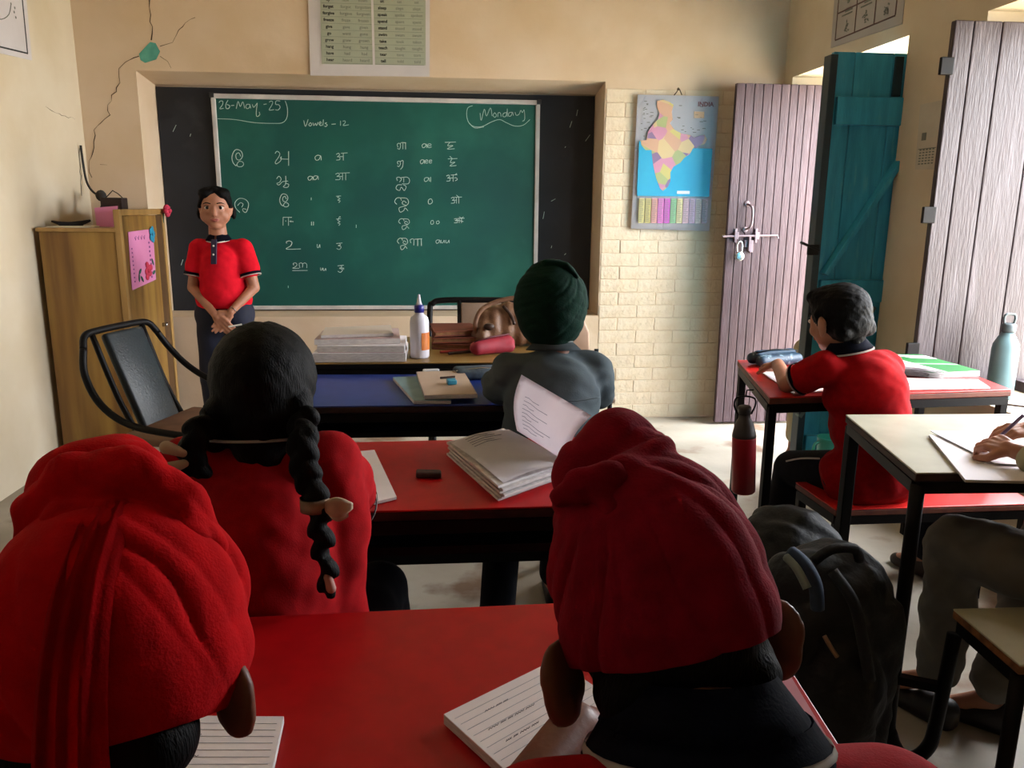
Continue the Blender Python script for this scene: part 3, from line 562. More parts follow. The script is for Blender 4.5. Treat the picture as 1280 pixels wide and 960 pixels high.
CHALK = {'date': [[(-1.245,1.829),(-1.237,1.838),(-1.223,1.836),(-1.227,1.817),(-1.243,1.796),(-1.221,1.799)],[(-1.194,1.844),(-1.208,1.82),(-1.207,1.799),(-1.193,1.799),(-1.187,1.813),(-1.202,1.82)],[(-1.179,1.814),(-1.162,1.816)],[(-1.151,1.798),(-1.138,1.838),(-1.128,1.81),(-1.112,1.836),(-1.104,1.801)],[(-1.076,1.823),(-1.091,1.822),(-1.097,1.808),(-1.088,1.799),(-1.075,1.809),(-1.074,1.823),(-1.07,1.802)],[(-1.059,1.823),(-1.053,1.807),(-1.035,1.826),(-1.032,1.828),(-1.04,1.778),(-1.037,1.757),(-1.021,1.767),(-1.023,1.783)],[(-0.996,1.824),(-0.979,1.827)],[(-0.964,1.837),(-0.951,1.844),(-0.944,1.835),(-0.955,1.813),(-0.966,1.794),(-0.939,1.797)],[(-0.902,1.845),(-0.924,1.845),(-0.928,1.826),(-0.911,1.824),(-0.904,1.81),(-0.917,1.795),(-0.932,1.797)],[(-1.258,1.741),(-1.162,1.738),(-1.053,1.723),(-0.943,1.721),(-0.894,1.726),(-0.868,1.755),(-0.863,1.806),(-0.873,1.846)]],
'heading': [[(-0.773,1.74),(-0.765,1.707),(-0.748,1.746)],[(-0.736,1.729),(-0.746,1.717),(-0.737,1.71),(-0.729,1.72),(-0.736,1.729)],[(-0.722,1.729),(-0.717,1.713),(-0.707,1.725),(-0.702,1.713),(-0.692,1.732)],[(-0.685,1.72),(-0.675,1.728),(-0.679,1.735),(-0.687,1.723),(-0.678,1.713),(-0.67,1.718)],[(-0.661,1.747),(-0.665,1.714)],[(-0.642,1.731),(-0.652,1.726),(-0.64,1.719),(-0.648,1.709),(-0.656,1.711)],[(-0.615,1.722),(-0.591,1.724)],[(-0.563,1.742),(-0.564,1.715)],[(-0.55,1.74),(-0.538,1.742),(-0.536,1.733),(-0.549,1.716),(-0.516,1.721)]],
'script': [[(-1.173,1.48),(-1.189,1.5),(-1.192,1.534),(-1.171,1.57),(-1.141,1.565),(-1.132,1.539),(-1.147,1.515),(-1.167,1.519),(-1.169,1.544),(-1.152,1.554),(-1.143,1.534)],[(-1.173,1.48),(-1.155,1.505),(-1.134,1.503),(-1.129,1.488),(-1.143,1.476),(-1.163,1.478),(-1.166,1.49)],[(-1.168,1.215),(-1.19,1.241),(-1.192,1.271),(-1.167,1.295),(-1.133,1.291),(-1.115,1.268),(-1.121,1.237),(-1.134,1.215),(-1.149,1.224),(-1.148,1.237),(-1.129,1.233)],[(-1.178,1.254),(-1.161,1.271),(-1.146,1.263),(-1.155,1.245)],[(-0.946,1.553),(-0.934,1.566),(-0.919,1.553),(-0.928,1.532),(-0.947,1.506),(-0.942,1.495),(-0.917,1.512),(-0.911,1.536),(-0.915,1.524),(-0.87,1.522)],[(-0.868,1.567),(-0.872,1.486)],[(-0.945,1.41),(-0.931,1.425),(-0.919,1.41),(-0.929,1.391),(-0.945,1.384),(-0.933,1.375),(-0.911,1.394),(-0.88,1.398)],[(-0.892,1.427),(-0.894,1.382),(-0.909,1.365),(-0.885,1.362),(-0.877,1.379),(-0.898,1.385)],[(-0.918,1.254),(-0.93,1.269),(-0.933,1.295),(-0.917,1.323),(-0.893,1.319),(-0.886,1.299),(-0.898,1.28),(-0.914,1.284),(-0.915,1.302),(-0.902,1.31),(-0.895,1.295)],[(-0.918,1.254),(-0.904,1.273),(-0.888,1.271),(-0.883,1.259),(-0.894,1.25),(-0.91,1.252),(-0.912,1.261)],[(-0.919,1.189),(-0.922,1.141)],[(-0.919,1.189),(-0.868,1.189)],[(-0.888,1.189),(-0.89,1.141)],[(-0.905,1.171),(-0.905,1.164)],[(-0.884,1.166),(-0.86,1.164)],[(-0.875,1.171),(-0.876,1.161)],[(-0.906,1.036),(-0.907,1.046),(-0.888,1.051),(-0.875,1.041),(-0.885,1.021),(-0.91,1.003),(-0.825,1.004)],[(-0.87,0.907),(-0.874,0.917),(-0.859,0.921),(-0.852,0.91),(-0.862,0.898),(-0.878,0.889),(-0.84,0.889)],[(-0.835,0.891),(-0.839,0.915),(-0.825,0.921),(-0.818,0.91),(-0.821,0.894)],[(-0.818,0.915),(-0.805,0.921),(-0.794,0.912),(-0.795,0.891)],[(-0.881,0.875),(-0.791,0.876)]],
'sounds': [[(-0.685,1.544),(-0.704,1.547),(-0.718,1.535),(-0.712,1.519),(-0.695,1.524),(-0.685,1.544),(-0.683,1.519)],[(-0.737,1.425),(-0.753,1.427),(-0.764,1.418),(-0.759,1.405),(-0.746,1.409),(-0.737,1.425),(-0.736,1.405)],[(-0.706,1.428),(-0.722,1.43),(-0.733,1.421),(-0.728,1.408),(-0.715,1.412),(-0.706,1.428),(-0.704,1.408)],[(-0.75,1.305),(-0.751,1.29)],[(-0.755,1.165),(-0.756,1.143)],[(-0.743,1.165),(-0.744,1.143)],[(-0.727,1.033),(-0.727,1.014),(-0.719,1.014),(-0.712,1.031),(-0.711,1.012)],[(-0.713,0.893),(-0.713,0.879),(-0.707,0.879),(-0.701,0.892),(-0.7,0.878)],[(-0.697,0.891),(-0.697,0.877),(-0.69,0.877),(-0.683,0.889),(-0.682,0.875)],[(-0.595,1.553),(-0.581,1.56),(-0.576,1.549),(-0.589,1.54),(-0.576,1.539),(-0.576,1.524),(-0.596,1.521)],[(-0.575,1.541),(-0.556,1.541)],[(-0.554,1.56),(-0.555,1.52)],[(-0.568,1.56),(-0.529,1.563)],[(-0.604,1.44),(-0.587,1.447),(-0.581,1.436),(-0.596,1.428),(-0.579,1.426),(-0.58,1.411),(-0.605,1.409)],[(-0.579,1.428),(-0.563,1.428)],[(-0.562,1.447),(-0.564,1.407)],[(-0.544,1.447),(-0.545,1.407)],[(-0.579,1.447),(-0.52,1.45)],[(-0.604,1.314),(-0.576,1.316)],[(-0.587,1.314),(-0.597,1.308),(-0.582,1.3),(-0.596,1.292),(-0.582,1.287),(-0.591,1.277)],[(-0.609,1.181),(-0.581,1.184)],[(-0.592,1.182),(-0.602,1.175),(-0.587,1.167),(-0.601,1.159),(-0.587,1.153),(-0.596,1.143)],[(-0.595,1.184),(-0.588,1.196),(-0.583,1.192)],[(-0.614,1.037),(-0.578,1.041)],[(-0.596,1.039),(-0.589,1.029),(-0.604,1.025),(-0.586,1.018),(-0.597,1.002),(-0.613,1.008)],[(-0.611,0.904),(-0.575,0.908)],[(-0.593,0.906),(-0.586,0.895),(-0.601,0.89),(-0.583,0.882),(-0.595,0.865),(-0.611,0.872)],[(-0.587,0.887),(-0.576,0.891),(-0.576,0.882)],[(-0.492,1.149),(-0.493,1.131)],[(-0.91,0.784),(-0.91,0.771)]],
'weekday': [[(0.25,1.8),(0.257,1.759),(0.275,1.823),(0.288,1.784),(0.311,1.831),(0.321,1.785)],[(0.337,1.805),(0.327,1.79),(0.337,1.778),(0.347,1.79),(0.337,1.805)],[(0.355,1.781),(0.357,1.803),(0.37,1.803),(0.375,1.783)],[(0.406,1.806),(0.388,1.801),(0.386,1.784),(0.401,1.784),(0.409,1.806),(0.411,1.828),(0.411,1.784)],[(0.439,1.809),(0.421,1.804),(0.419,1.787),(0.434,1.789),(0.442,1.809),(0.447,1.79)],[(0.457,1.809),(0.465,1.792),(0.481,1.798),(0.491,1.82),(0.501,1.808),(0.511,1.823),(0.515,1.771),(0.502,1.759)],[(0.206,1.841),(0.178,1.828),(0.171,1.789),(0.183,1.746),(0.214,1.724),(0.263,1.725),(0.314,1.75),(0.365,1.766),(0.404,1.75),(0.456,1.731),(0.507,1.737),(0.546,1.769)],[(0.186,1.743),(0.219,1.716),(0.273,1.723)]],
'script_right': [[(-0.235,1.599),(-0.238,1.616),(-0.227,1.622),(-0.219,1.613),(-0.225,1.589),(-0.238,1.593)],[(-0.222,1.615),(-0.213,1.626),(-0.187,1.625)],[(-0.205,1.625),(-0.206,1.589)],[(-0.19,1.625),(-0.19,1.588)],[(-0.235,1.502),(-0.24,1.515),(-0.227,1.52),(-0.222,1.505),(-0.232,1.489),(-0.24,1.494)],[(-0.222,1.518),(-0.206,1.523),(-0.21,1.489),(-0.223,1.473)],[(-0.242,1.408),(-0.246,1.424),(-0.23,1.428),(-0.218,1.416),(-0.23,1.4)],[(-0.226,1.424),(-0.186,1.429),(-0.17,1.413),(-0.179,1.391),(-0.215,1.39)],[(-0.204,1.424),(-0.205,1.398)],[(-0.215,1.384),(-0.241,1.383),(-0.251,1.363),(-0.231,1.351),(-0.219,1.371),(-0.203,1.351),(-0.191,1.374),(-0.207,1.384)],[(-0.248,1.27),(-0.261,1.286),(-0.249,1.306),(-0.228,1.308),(-0.22,1.292)],[(-0.228,1.308),(-0.19,1.306),(-0.178,1.284),(-0.191,1.266),(-0.216,1.275),(-0.207,1.291),(-0.191,1.279)],[(-0.191,1.263),(-0.216,1.257),(-0.236,1.248),(-0.229,1.225),(-0.208,1.235),(-0.2,1.25),(-0.183,1.233)],[(-0.229,1.157),(-0.24,1.169),(-0.23,1.184),(-0.213,1.185),(-0.207,1.173)],[(-0.213,1.185),(-0.184,1.184),(-0.175,1.167),(-0.185,1.154),(-0.204,1.16),(-0.198,1.172),(-0.185,1.164)],[(-0.185,1.151),(-0.205,1.147),(-0.22,1.14),(-0.215,1.122),(-0.198,1.13),(-0.192,1.142),(-0.179,1.128)],[(-0.24,1.039),(-0.25,1.052),(-0.24,1.068),(-0.225,1.07),(-0.219,1.057)],[(-0.225,1.07),(-0.197,1.069),(-0.188,1.05),(-0.197,1.036),(-0.216,1.043),(-0.209,1.056),(-0.197,1.047)],[(-0.197,1.033),(-0.216,1.029),(-0.231,1.022),(-0.226,1.002),(-0.21,1.011),(-0.204,1.023),(-0.192,1.009)],[(-0.169,1.043),(-0.173,1.061),(-0.152,1.066),(-0.152,1.029)],[(-0.146,1.065),(-0.101,1.068)],[(-0.128,1.065),(-0.129,1.026)],[(-0.106,1.066),(-0.106,1.026)]],
'sounds_right': [[(-0.068,1.619),(-0.083,1.621),(-0.093,1.612),(-0.088,1.599),(-0.075,1.604),(-0.068,1.619),(-0.065,1.599)],[(-0.063,1.61),(-0.04,1.613),(-0.045,1.622),(-0.06,1.617),(-0.06,1.604),(-0.05,1.6),(-0.037,1.604)],[(-0.082,1.528),(-0.095,1.53),(-0.105,1.521),(-0.1,1.507),(-0.089,1.512),(-0.082,1.528),(-0.08,1.508)],[(-0.077,1.52),(-0.061,1.522),(-0.064,1.53),(-0.075,1.526),(-0.075,1.514),(-0.068,1.51),(-0.059,1.514)],[(-0.054,1.52),(-0.037,1.523),(-0.041,1.53),(-0.052,1.526),(-0.052,1.514),(-0.045,1.511),(-0.036,1.515)],[(-0.055,1.426),(-0.072,1.428),(-0.083,1.419),(-0.078,1.405),(-0.064,1.41),(-0.055,1.426),(-0.052,1.406)],[(-0.045,1.431),(-0.045,1.403)],[(-0.049,1.305),(-0.06,1.296),(-0.059,1.277),(-0.047,1.275),(-0.036,1.287),(-0.041,1.302),(-0.049,1.305)],[(-0.039,1.178),(-0.047,1.171),(-0.046,1.157),(-0.037,1.155),(-0.03,1.164),(-0.033,1.176),(-0.039,1.178)],[(-0.005,1.175),(-0.013,1.17),(-0.012,1.159),(-0.003,1.158),(0.004,1.165),(0.001,1.174),(-0.005,1.175)],[(0.006,1.06),(-0.008,1.062),(-0.018,1.054),(-0.013,1.041),(-0.002,1.046),(0.006,1.06),(0.008,1.042)],[(0.014,1.062),(0.014,1.046),(0.024,1.046),(0.032,1.061),(0.034,1.044)],[(0.042,1.062),(0.043,1.046),(0.053,1.046),(0.061,1.061),(0.063,1.044)],[(0.042,1.631),(0.106,1.634)],[(0.071,1.631),(0.058,1.612),(0.09,1.614),(0.055,1.594),(0.099,1.596)],[(0.059,1.537),(0.115,1.54)],[(0.084,1.538),(0.073,1.516),(0.101,1.519),(0.07,1.497),(0.109,1.5)],[(0.084,1.54),(0.07,1.552)],[(0.049,1.438),(0.062,1.444),(0.067,1.434),(0.056,1.426),(0.069,1.425),(0.069,1.411),(0.049,1.409)],[(0.069,1.427),(0.088,1.427)],[(0.089,1.444),(0.089,1.407)],[(0.075,1.444),(0.114,1.447)],[(0.095,1.427),(0.107,1.429),(0.114,1.419),(0.101,1.411)],[(0.101,1.446),(0.111,1.454)],[(0.076,1.309),(0.089,1.315),(0.094,1.305),(0.082,1.297),(0.095,1.296),(0.095,1.282),(0.075,1.28)],[(0.095,1.298),(0.108,1.298)],[(0.108,1.315),(0.108,1.279)],[(0.122,1.315),(0.122,1.279)],[(0.095,1.315),(0.141,1.317)],[(0.122,1.317),(0.108,1.328)],[(0.093,1.186),(0.106,1.19),(0.111,1.183),(0.099,1.178),(0.112,1.176),(0.112,1.166),(0.093,1.165)],[(0.112,1.178),(0.124,1.178)],[(0.124,1.19),(0.124,1.164)],[(0.138,1.191),(0.138,1.164)],[(0.112,1.19),(0.156,1.192)],[(0.138,1.192),(0.124,1.2)],[(0.138,1.192),(0.15,1.201)],[(0.106,1.183),(0.149,1.172)]]}
# ------------------------------------------------------------------ blackboard and green chalkboard
BY = 4.945
bb = thing('blackboard', 'old black painted board filling the wall recess behind the green chalkboard', 'blackboard', (-.33, 4.985, .632))
MB().b2((RX0 + .005, 4.972, .633), (RX1 - .005, 4.989, 1.912)).out('board_panel', M_BLACK, bb)
b = MB()
for k in range(14): x = rnd.choice((rnd.uniform(-1.55, -1.32), rnd.uniform(.62, .9))); z = rnd.uniform(.8, 1.88); b.tube([(x, 4.971, z), (x + rnd.uniform(-.004, .03), 4.971, z + rnd.uniform(.005, .045))], .0015, n=5)
b.out('chalk_marks', M_CHALK, bb, kind='stuff')
gb = thing('green_chalkboard', 'green chalkboard with a pale frame covered in chalk letters and their sounds', 'chalkboard', (-.33, 4.96, .64))
MB().b2((-1.265, 4.952, .652), (.585, 4.966, 1.866)).out('board_panel', M_GREEN, gb)
for (p, q) in (((-1.287, 4.938, 1.852), (.605, 4.968, 1.878)), ((-1.287, 4.938, .640), (.605, 4.968, .664)), ((-1.287, 4.938, .664), (-1.262, 4.968, 1.852)), ((.58, 4.938, .664), (.605, 4.968, 1.852))):
    MB().b2(p, q, bev=.004).out('frame_rail', M_ALU, gb)
b = MB()
for x in (-1.28, .598):
    for z in (.65, 1.868): b.box((x, 4.937, z), (.026, .012, .026), bev=.003)
b.out('corner_caps', mat('dark_plastic', '#2b2a2c', rough=.5), gb, kind='stuff')
for g, strokes in CHALK.items():
    b = MB()
    for s in strokes: b.tube([(x, 4.951, z) for x, z in s], .0017, n=5, smooth=4 if len(s) > 2 else 0)
    b.out('chalk_writing', M_CHALK, gb, kind='stuff')['label'] = {'date': 'chalk date 26-May-25 in a drawn corner', 'heading': 'chalk heading Vowels - 12', 'weekday': 'chalk word Monday in a curly box',
        'script': 'left column of chalk letters', 'sounds': 'left column of sounds and matching letters', 'script_right': 'right column of chalk letters', 'sounds_right': 'right column of sounds and matching letters'}[g]

# ------------------------------------------------------------------ posters
M_SHEET = mat('laminated_white_sheet', '#c9c5c8', '#bfbabd', rough=.35, scale=4, coat=.2)
M_MINT = mat('pale_green_print', '#9fa594', rough=.5)
M_INK = mat('black_print', '#2a2a2c', rough=.7); M_INKG = mat('grey_print', '#6a6e66', rough=.7)
def text_mesh(b, s, x, z, h, y, M=None, bold=0.0):
    cu = bpy.data.curves.new('t', 'FONT'); cu.body = s; cu.size = h; cu.align_x = 'CENTER'; cu.resolution_u = 2; cu.offset = bold
    o = bpy.data.objects.new('t', cu); COL.objects.link(o); dg = bpy.context.evaluated_depsgraph_get()
    me = bpy.data.meshes.new_from_object(o.evaluated_get(dg)); bpy.data.objects.remove(o); bpy.data.curves.remove(cu)
    me.transform((M or Matrix.Identity(4)) @ Matrix.Translation((x, y, z)) @ rot(PI / 2, 0, 0)); b.bm.from_mesh(me); bpy.data.meshes.remove(me)
ch = thing('verb_chart', 'laminated chart of printed word forms hung above the chalkboard', 'poster', (-.36, 4.685, 1.95))
MB().prism([(-.685, 4.68, 1.948), (-.041, 4.68, 1.957), (-.03, 4.68, 2.62), (-.675, 4.68, 2.62)], (0, .004, 0)).out('sheet', M_SHEET, ch)
MB().prism([(-.622, 4.6775, 2.008), (-.062, 4.6775, 2.014), (-.055, 4.6775, 2.56), (-.612, 4.6775, 2.56)], (0, .002, 0)).out('printed_panel', M_MINT, ch)
MB().b2((-.348, 4.676, 2.01), (-.336, 4.678, 2.56)).out('centre_strip', M_SHEET, ch)
rows = [('hear heard heard', 'tell told told'), ('have had had', 'tear tore torn'), ('hang hung hung', 'teach taught taught'), ('grow grew grown', 'take took taken'), ('go went gone', 'swim swam swum'), ('give gave given', 'stand stood stood'),
        ('freeze froze frozen', 'spend spent spent'), ('forgive forgave forgiven', 'speak spoke spoken'), ('forget forgot forgotten', 'sleep slept slept'), ('fly flew flown', 'sit sat sat'), ('find found found', 'send sent sent'), ('fight fought fought', 'sell sold sold'),
        ('feel felt felt', 'see saw seen'), ('fall fell fallen', 'say said said'), ('eat ate eaten', 'run ran run'), ('drive drove driven', 'ring rang rung')]
bw_, bg_, bl_ = MB(), MB(), MB()
for r, (l_, r_) in enumerate(rows):
    z = 2.024 + r * .0335
    for base, wds in ((-.575, l_.split()), (-.29, r_.split())):
        for k, wd in enumerate(wds): text_mesh(bw_ if k == 0 else bg_, wd, base + k * .092, z, .022, 4.6768, bold=.0006 if k == 0 else 0)
    bl_.b2((-.61, 4.6769, z - .0105), (-.07, 4.6774, z - .0095))
bw_.out('bold_words', M_INK, ch, kind='stuff'); bg_.out('small_words', M_INKG, ch, kind='stuff'); bl_.out('printed_lines', M_INKG, ch, kind='stuff')
# map of India
M_MAPW = mat('glossy_map_sheet', '#dcdce4', '#d0d2de', rough=.25, scale=3, coat=.3)
M_SEA = mat('map_sea_blue', '#3aa0c4', '#3398bf', rough=.3)
mp_ = thing('wall_map', 'glossy wall map of India hung on the painted brickwork', 'map', (1.36, 4.66, 1.15))
MB().grid(lambda u, v: (1.122 + u * .47 - .006 * (1 - v), 4.668 - .006 * math.sin(PI * u) - .004 * v, 1.145 + v * .74 - .012 * (1 - v) * u), 10, 10, .0015).out('sheet', M_MAPW, mp_, True)
MY = 4.655
MB().prism([(1.140, MY, 1.331), (1.568, MY, 1.331), (1.570, MY, 1.60), (1.46, MY, 1.60), (1.21, MY, 1.60), (1.14, MY, 1.637)], (0, .003, 0)).out('printed_sea', M_SEA, mp_)
IND = [(1.232, 1.852), (1.267, 1.86), (1.306, 1.848), (1.329, 1.833), (1.32, 1.797), (1.328, 1.755), (1.312, 1.734), (1.342, 1.698), (1.388, 1.678), (1.439, 1.671), (1.457, 1.658), (1.479, 1.666), (1.518, 1.675), (1.536, 1.649), (1.521, 1.622), (1.493, 1.616), (1.474, 1.6), (1.455, 1.6), (1.439, 1.568), (1.407, 1.546), (1.386, 1.519), (1.347, 1.497), (1.33, 1.465), (1.333, 1.417), (1.32, 1.384), (1.292, 1.36), (1.275, 1.373), (1.25, 1.427), (1.232, 1.485), (1.222, 1.533), (1.214, 1.586), (1.18, 1.585), (1.154, 1.611), (1.147, 1.637), (1.183, 1.64), (1.187, 1.68), (1.213, 1.722), (1.244, 1.754), (1.251, 1.785), (1.236, 1.816)]
m_ = bpy.data.materials.new('map_states'); m_.use_nodes = True; nt = m_.node_tree; bs = nt.nodes['Principled BSDF']; bs.inputs['Roughness'].default_value = .3
tc = nt.nodes.new('ShaderNodeTexCoord'); vo = nt.nodes.new('ShaderNodeTexVoronoi'); vo.inputs['Scale'].default_value = 15.0; nt.links.new(tc.outputs['Object'], vo.inputs[0])
sp = nt.nodes.new('ShaderNodeSeparateColor'); nt.links.new(vo.outputs['Color'], sp.inputs[0]); cr = nt.nodes.new('ShaderNodeValToRGB'); cr.color_ramp.interpolation = 'CONSTANT'
for k, (p, c) in enumerate(((0, '#b8ae6e'), (.2, '#b8829a'), (.4, '#9aa172'), (.58, '#bd977f'), (.75, '#7f6b8c'), (.88, '#c2ad84'))):
    el = cr.color_ramp.elements[k] if k < 2 else cr.color_ramp.elements.new(p)
    el.position = p; el.color = lin(c)
nt.links.new(sp.outputs[0], cr.inputs[0]); nt.links.new(cr.outputs[0], bs.inputs['Base Color'])
MB().prism([(x, MY - .001, z) for x, z in IND], (0, .002, 0)).out('printed_country', m_, mp_)
cols = ['#b7ae78', '#b1a56c', '#c48f8a', '#c46fb4', '#b858b0', '#7fae86', '#c9bf93', '#c9a9b8', '#c0a8c4', '#cdbfc0', '#b7a0b0']
b = MB()
for k, c in enumerate(cols):
    x = 1.155 + k * .0375
    bb_ = MB(); bb_.b2((x, MY, 1.178), (x + .033, MY + .003, 1.318)); bb_.out('legend_column', mat('legend_' + str(k), c, rough=.4), mp_)
    for j in range(16): b.b2((x + .003, MY - .001, 1.31 - j * .008), (x + .03 - rnd.uniform(0, .012), MY, 1.307 - j * .008))
b.out('legend_print', M_INKG, mp_, kind='stuff')
b = MB(); text_mesh(b, 'INDIA', 1.515, 1.829, .034, MY - .001, bold=.001); b.out('map_title', mat('maroon_print', '#7d4a55', rough=.6), mp_, kind='stuff')
MB().b2((1.45, MY, 1.765), (1.51, MY + .002, 1.80)).out('inset_box', mat('inset_tan', '#bfa184', rough=.5), mp_)
MB().b2((1.375, MY - .002, 1.345), (1.45, MY, 1.362)).out('scale_box', M_MAPW, mp_)
b = MB()
for k in range(40): x = rnd.uniform(1.145, 1.20) if k < 22 else rnd.uniform(1.35, 1.56); z = rnd.uniform(1.66, 1.85); b.b2((x, MY - .0005, z), (x + rnd.uniform(.008, .02), MY + .001, z + .003))
b.out('small_print', M_INKG, mp_, kind='stuff')
b = MB(); b.tube([(1.33, 4.66, 1.885), (1.345, 4.655, 1.905), (1.35, 4.65, 1.925), (1.36, 4.655, 1.915), (1.375, 4.66, 1.888)], .003, n=6); b.ico((1.352, 4.655, 1.918), (.008, .006, .008)); b.out('hanging_loop', M_CRACK, mp_, True)
# chart on the right wall
def side_poster(name, label, corners, x, th, m, loc):
    t = thing(name, label, 'poster', loc); MB().prism([(x, p[0], p[1]) for p in corners], (th, 0, 0)).out('sheet', m, t); return t
rc = side_poster('picture_chart', 'white picture chart with a grid of small drawings, on the side wall over the doorway', [(4.142, 2.059), (3.501, 2.041), (3.51, 2.62), (4.16, 2.62)], 1.976, .003, mat('dull_white_sheet', '#a8a19c', '#9d9691', rough=.5, scale=3), (1.976, 3.8, 2.05))
b = MB()
for y in (4.10, 3.91, 3.735, 3.56): b.b2((1.974, y - .003, 2.09 + (3.9 - y) * -.0), (1.976, y + .003, 2.6))
for z in (2.087, 2.21, 2.335, 2.46): b.b2((1.974, 3.56, z - .003), (1.976, 4.10, z + .003))
b.out('printed_grid', mat('brown_print', '#5a3f3a', rough=.6), rc, kind='stuff')
b = MB()
for cy in (4.0, 3.82, 3.65):
    for cz in (2.10, 2.225, 2.35):
        for k in range(16): a = rnd.uniform(0, 6.3); r = rnd.uniform(0, .035); b.box((1.9745, cy + r * math.cos(a) - .01, cz + .035 + r * .8 * math.sin(a)), (.001, rnd.uniform(.006, .022), rnd.uniform(.002, .008)), rot(rnd.uniform(-.6, .6), 0, 0))
        for j in range(2): b.b2((1.974, cy - .05, cz + .085 + j * .014), (1.9755, cy + .05 - .03 * j, cz + .091 + j * .014))
b.out('printed_drawings', M_INKG, rc, kind='stuff')
cal = side_poster('paper_calendar', 'faded paper calendar hanging on the side wall between doorway and shutter', [(3.295, 1.69), (3.15, 1.69), (3.12, 1.425), (3.28, 1.432)], 1.976, .003, mat('faded_paper', '#bdb6a6', '#b0a898', rough=.7, scale=7), (1.976, 3.2, 1.43))
b = MB()
for j in range(6): 
    for k in range(5): b.b2((1.9745, 3.16 + k * .022, 1.45 + j * .011), (1.976, 3.172 + k * .022, 1.455 + j * .011))
b.box((1.9745, 3.24, 1.56), (.001, .03, .03)); b.b2((1.974, 3.15, 1.51), (1.976, 3.27, 1.513)); b.out('printed_dates', M_INKG, cal, kind='stuff')
lp = side_poster('outline_chart', 'white sheet with a black border on the left wall, cut by the photo edge', [(3.70, 1.885), (4.19, 1.915), (4.21, 2.32), (3.71, 2.32)], -1.8995, .003, M_SHEET, (-1.898, 3.95, 1.9))
b = MB(); b.prism([(-1.896, 3.70, 1.908), (-1.896, 4.155, 1.936), (-1.896, 4.155, 1.943), (-1.896, 3.70, 1.915)], (.001, 0, 0)); b.prism([(-1.896, 4.148, 1.938), (-1.896, 4.156, 1.938), (-1.896, 4.17, 2.3), (-1.896, 4.162, 2.3)], (.001, 0, 0)); b.out('printed_border', M_INK, lp)
b = MB(); b.tube([(-1.8955, 3.85, 2.03), (-1.8955, 3.95, 2.045), (-1.8955, 4.02, 2.08), (-1.8955, 4.05, 2.13)], .002, n=5, smooth=3)
for (y, z) in ((4.05, 2.13), (4.08, 2.12), (4.07, 2.10), (4.08, 2.08), (4.04, 2.15)): b.ico((-1.8955, y, z), (.001, .006, .006))
b.out('printed_outline', M_INKG, lp, kind='stuff')

# ------------------------------------------------------------------ books and papers
M_PAPER = mat('paper', '#e6e0e4', '#ddd7dc', rough=.85, scale=10); M_PAGE = mat('page_edges', '#cfc9c8', '#b3adad', rough=.9, scale=60, stretch=(1, 1, 12))
M_RULE = mat('ruled_lines', '#a9adbd', rough=.9); M_PEN = mat('pencil_writing', '#5d5f70', rough=.9)
def sheet(b, q, z, h):
    b.slab(q, z, z + h)
def bil(q, u, v):
    """u along far edge, v towards near edge; q = fl, fr, nr, nl"""
    x = (1 - v) * ((1 - u) * q[0][0] + u * q[1][0]) + v * ((1 - u) * q[3][0] + u * q[2][0])
    y = (1 - v) * ((1 - u) * q[0][1] + u * q[1][1]) + v * ((1 - u) * q[3][1] + u * q[2][1]); return x, y
def notebook(label, q, z, h, cover=None, top=None, lines=0, words=0, name='notebook', cat='notebook', group=None):
    t = thing(name, label, cat, (sum(p[0] for p in q) / 4, sum(p[1] for p in q) / 4, z), group)
    if cover: MB().slab(inset(q, -.002), z, z + .0012).out('back_cover', cover, t)
    MB().slab(q, z + .0013, z + h).out('pages', M_PAGE, t)
    MB().slab(inset(q, -.0008) if top else q, z + h + .0001, z + h + .0012).out('cover' if top else 'top_page', top or M_PAPER, t)
    zz = z + h + .0014
    if lines:
        b = MB()
        for k in range(lines):
            v = (k + 1.2) / (lines + 1.4); a = bil(q, .03, v); c = bil(q, .97, v); b.bar((a[0], a[1], zz), (c[0], c[1], zz), .0004, .0003)
        b.out('ruled_lines', M_RULE, t, kind='stuff')
    if words:
        b = MB()
        for k in range(words):
            u = .12 + .2 * rnd.random(); v = (k + 1) / (words + 2)
            for j in range(rnd.randint(2, 5)):
                a = bil(q, u, v); u += .03 + .07 * rnd.random()
                if u > .9: break
                c = bil(q, u, v); n_ = 7; u += .02
                b.tube([(a[0] + (c[0] - a[0]) * i_ / n_, a[1] + (c[1] - a[1]) * i_ / n_ + .0022 * (i_ % 2), zz) for i_ in range(n_ + 1)], .0004, n=4)
        b.out('handwriting', M_PEN, t, kind='stuff')
    return t
D = .7205
notebook('open white notebook under the red turban child, at the lower left', [(-.36, .80), (-.172, .783), (-.163, .62), (-.35, .63)], D, .008, lines=14, words=3)
notebook('ruled notebook lying slanted before the maroon turban child', [(.0, .768), (.135, .865), (.215, .74), (.085, .635)], D, .012, lines=12, words=4)
notebook('pink covered notebook at the right end of the nearest red desk', [(.31, .855), (.414, .852), (.392, .60), (.29, .62)], D, .007, top=mat('pink_cover', '#b5707f', '#a9606f', rough=.6, scale=14))
o = MB().cap((.352, .868, D + .0135), (.378, .858, D + .0135), .005).out('ballpoint_pen', mat('blue_ink_plastic', '#2a2f8c', rough=.3), smooth=True, loc=(.365, .863, D)); tag(o, 'blue pen lying at the top corner of the pink notebook', 'pen')
notebook('white notebook by the elbow of the girl with braids', [(-.235, 1.735), (-.150, 1.755), (-.085, 1.452), (-.17, 1.40)], D, .006, cover=mat('dark_cover', '#3b2a2c'))
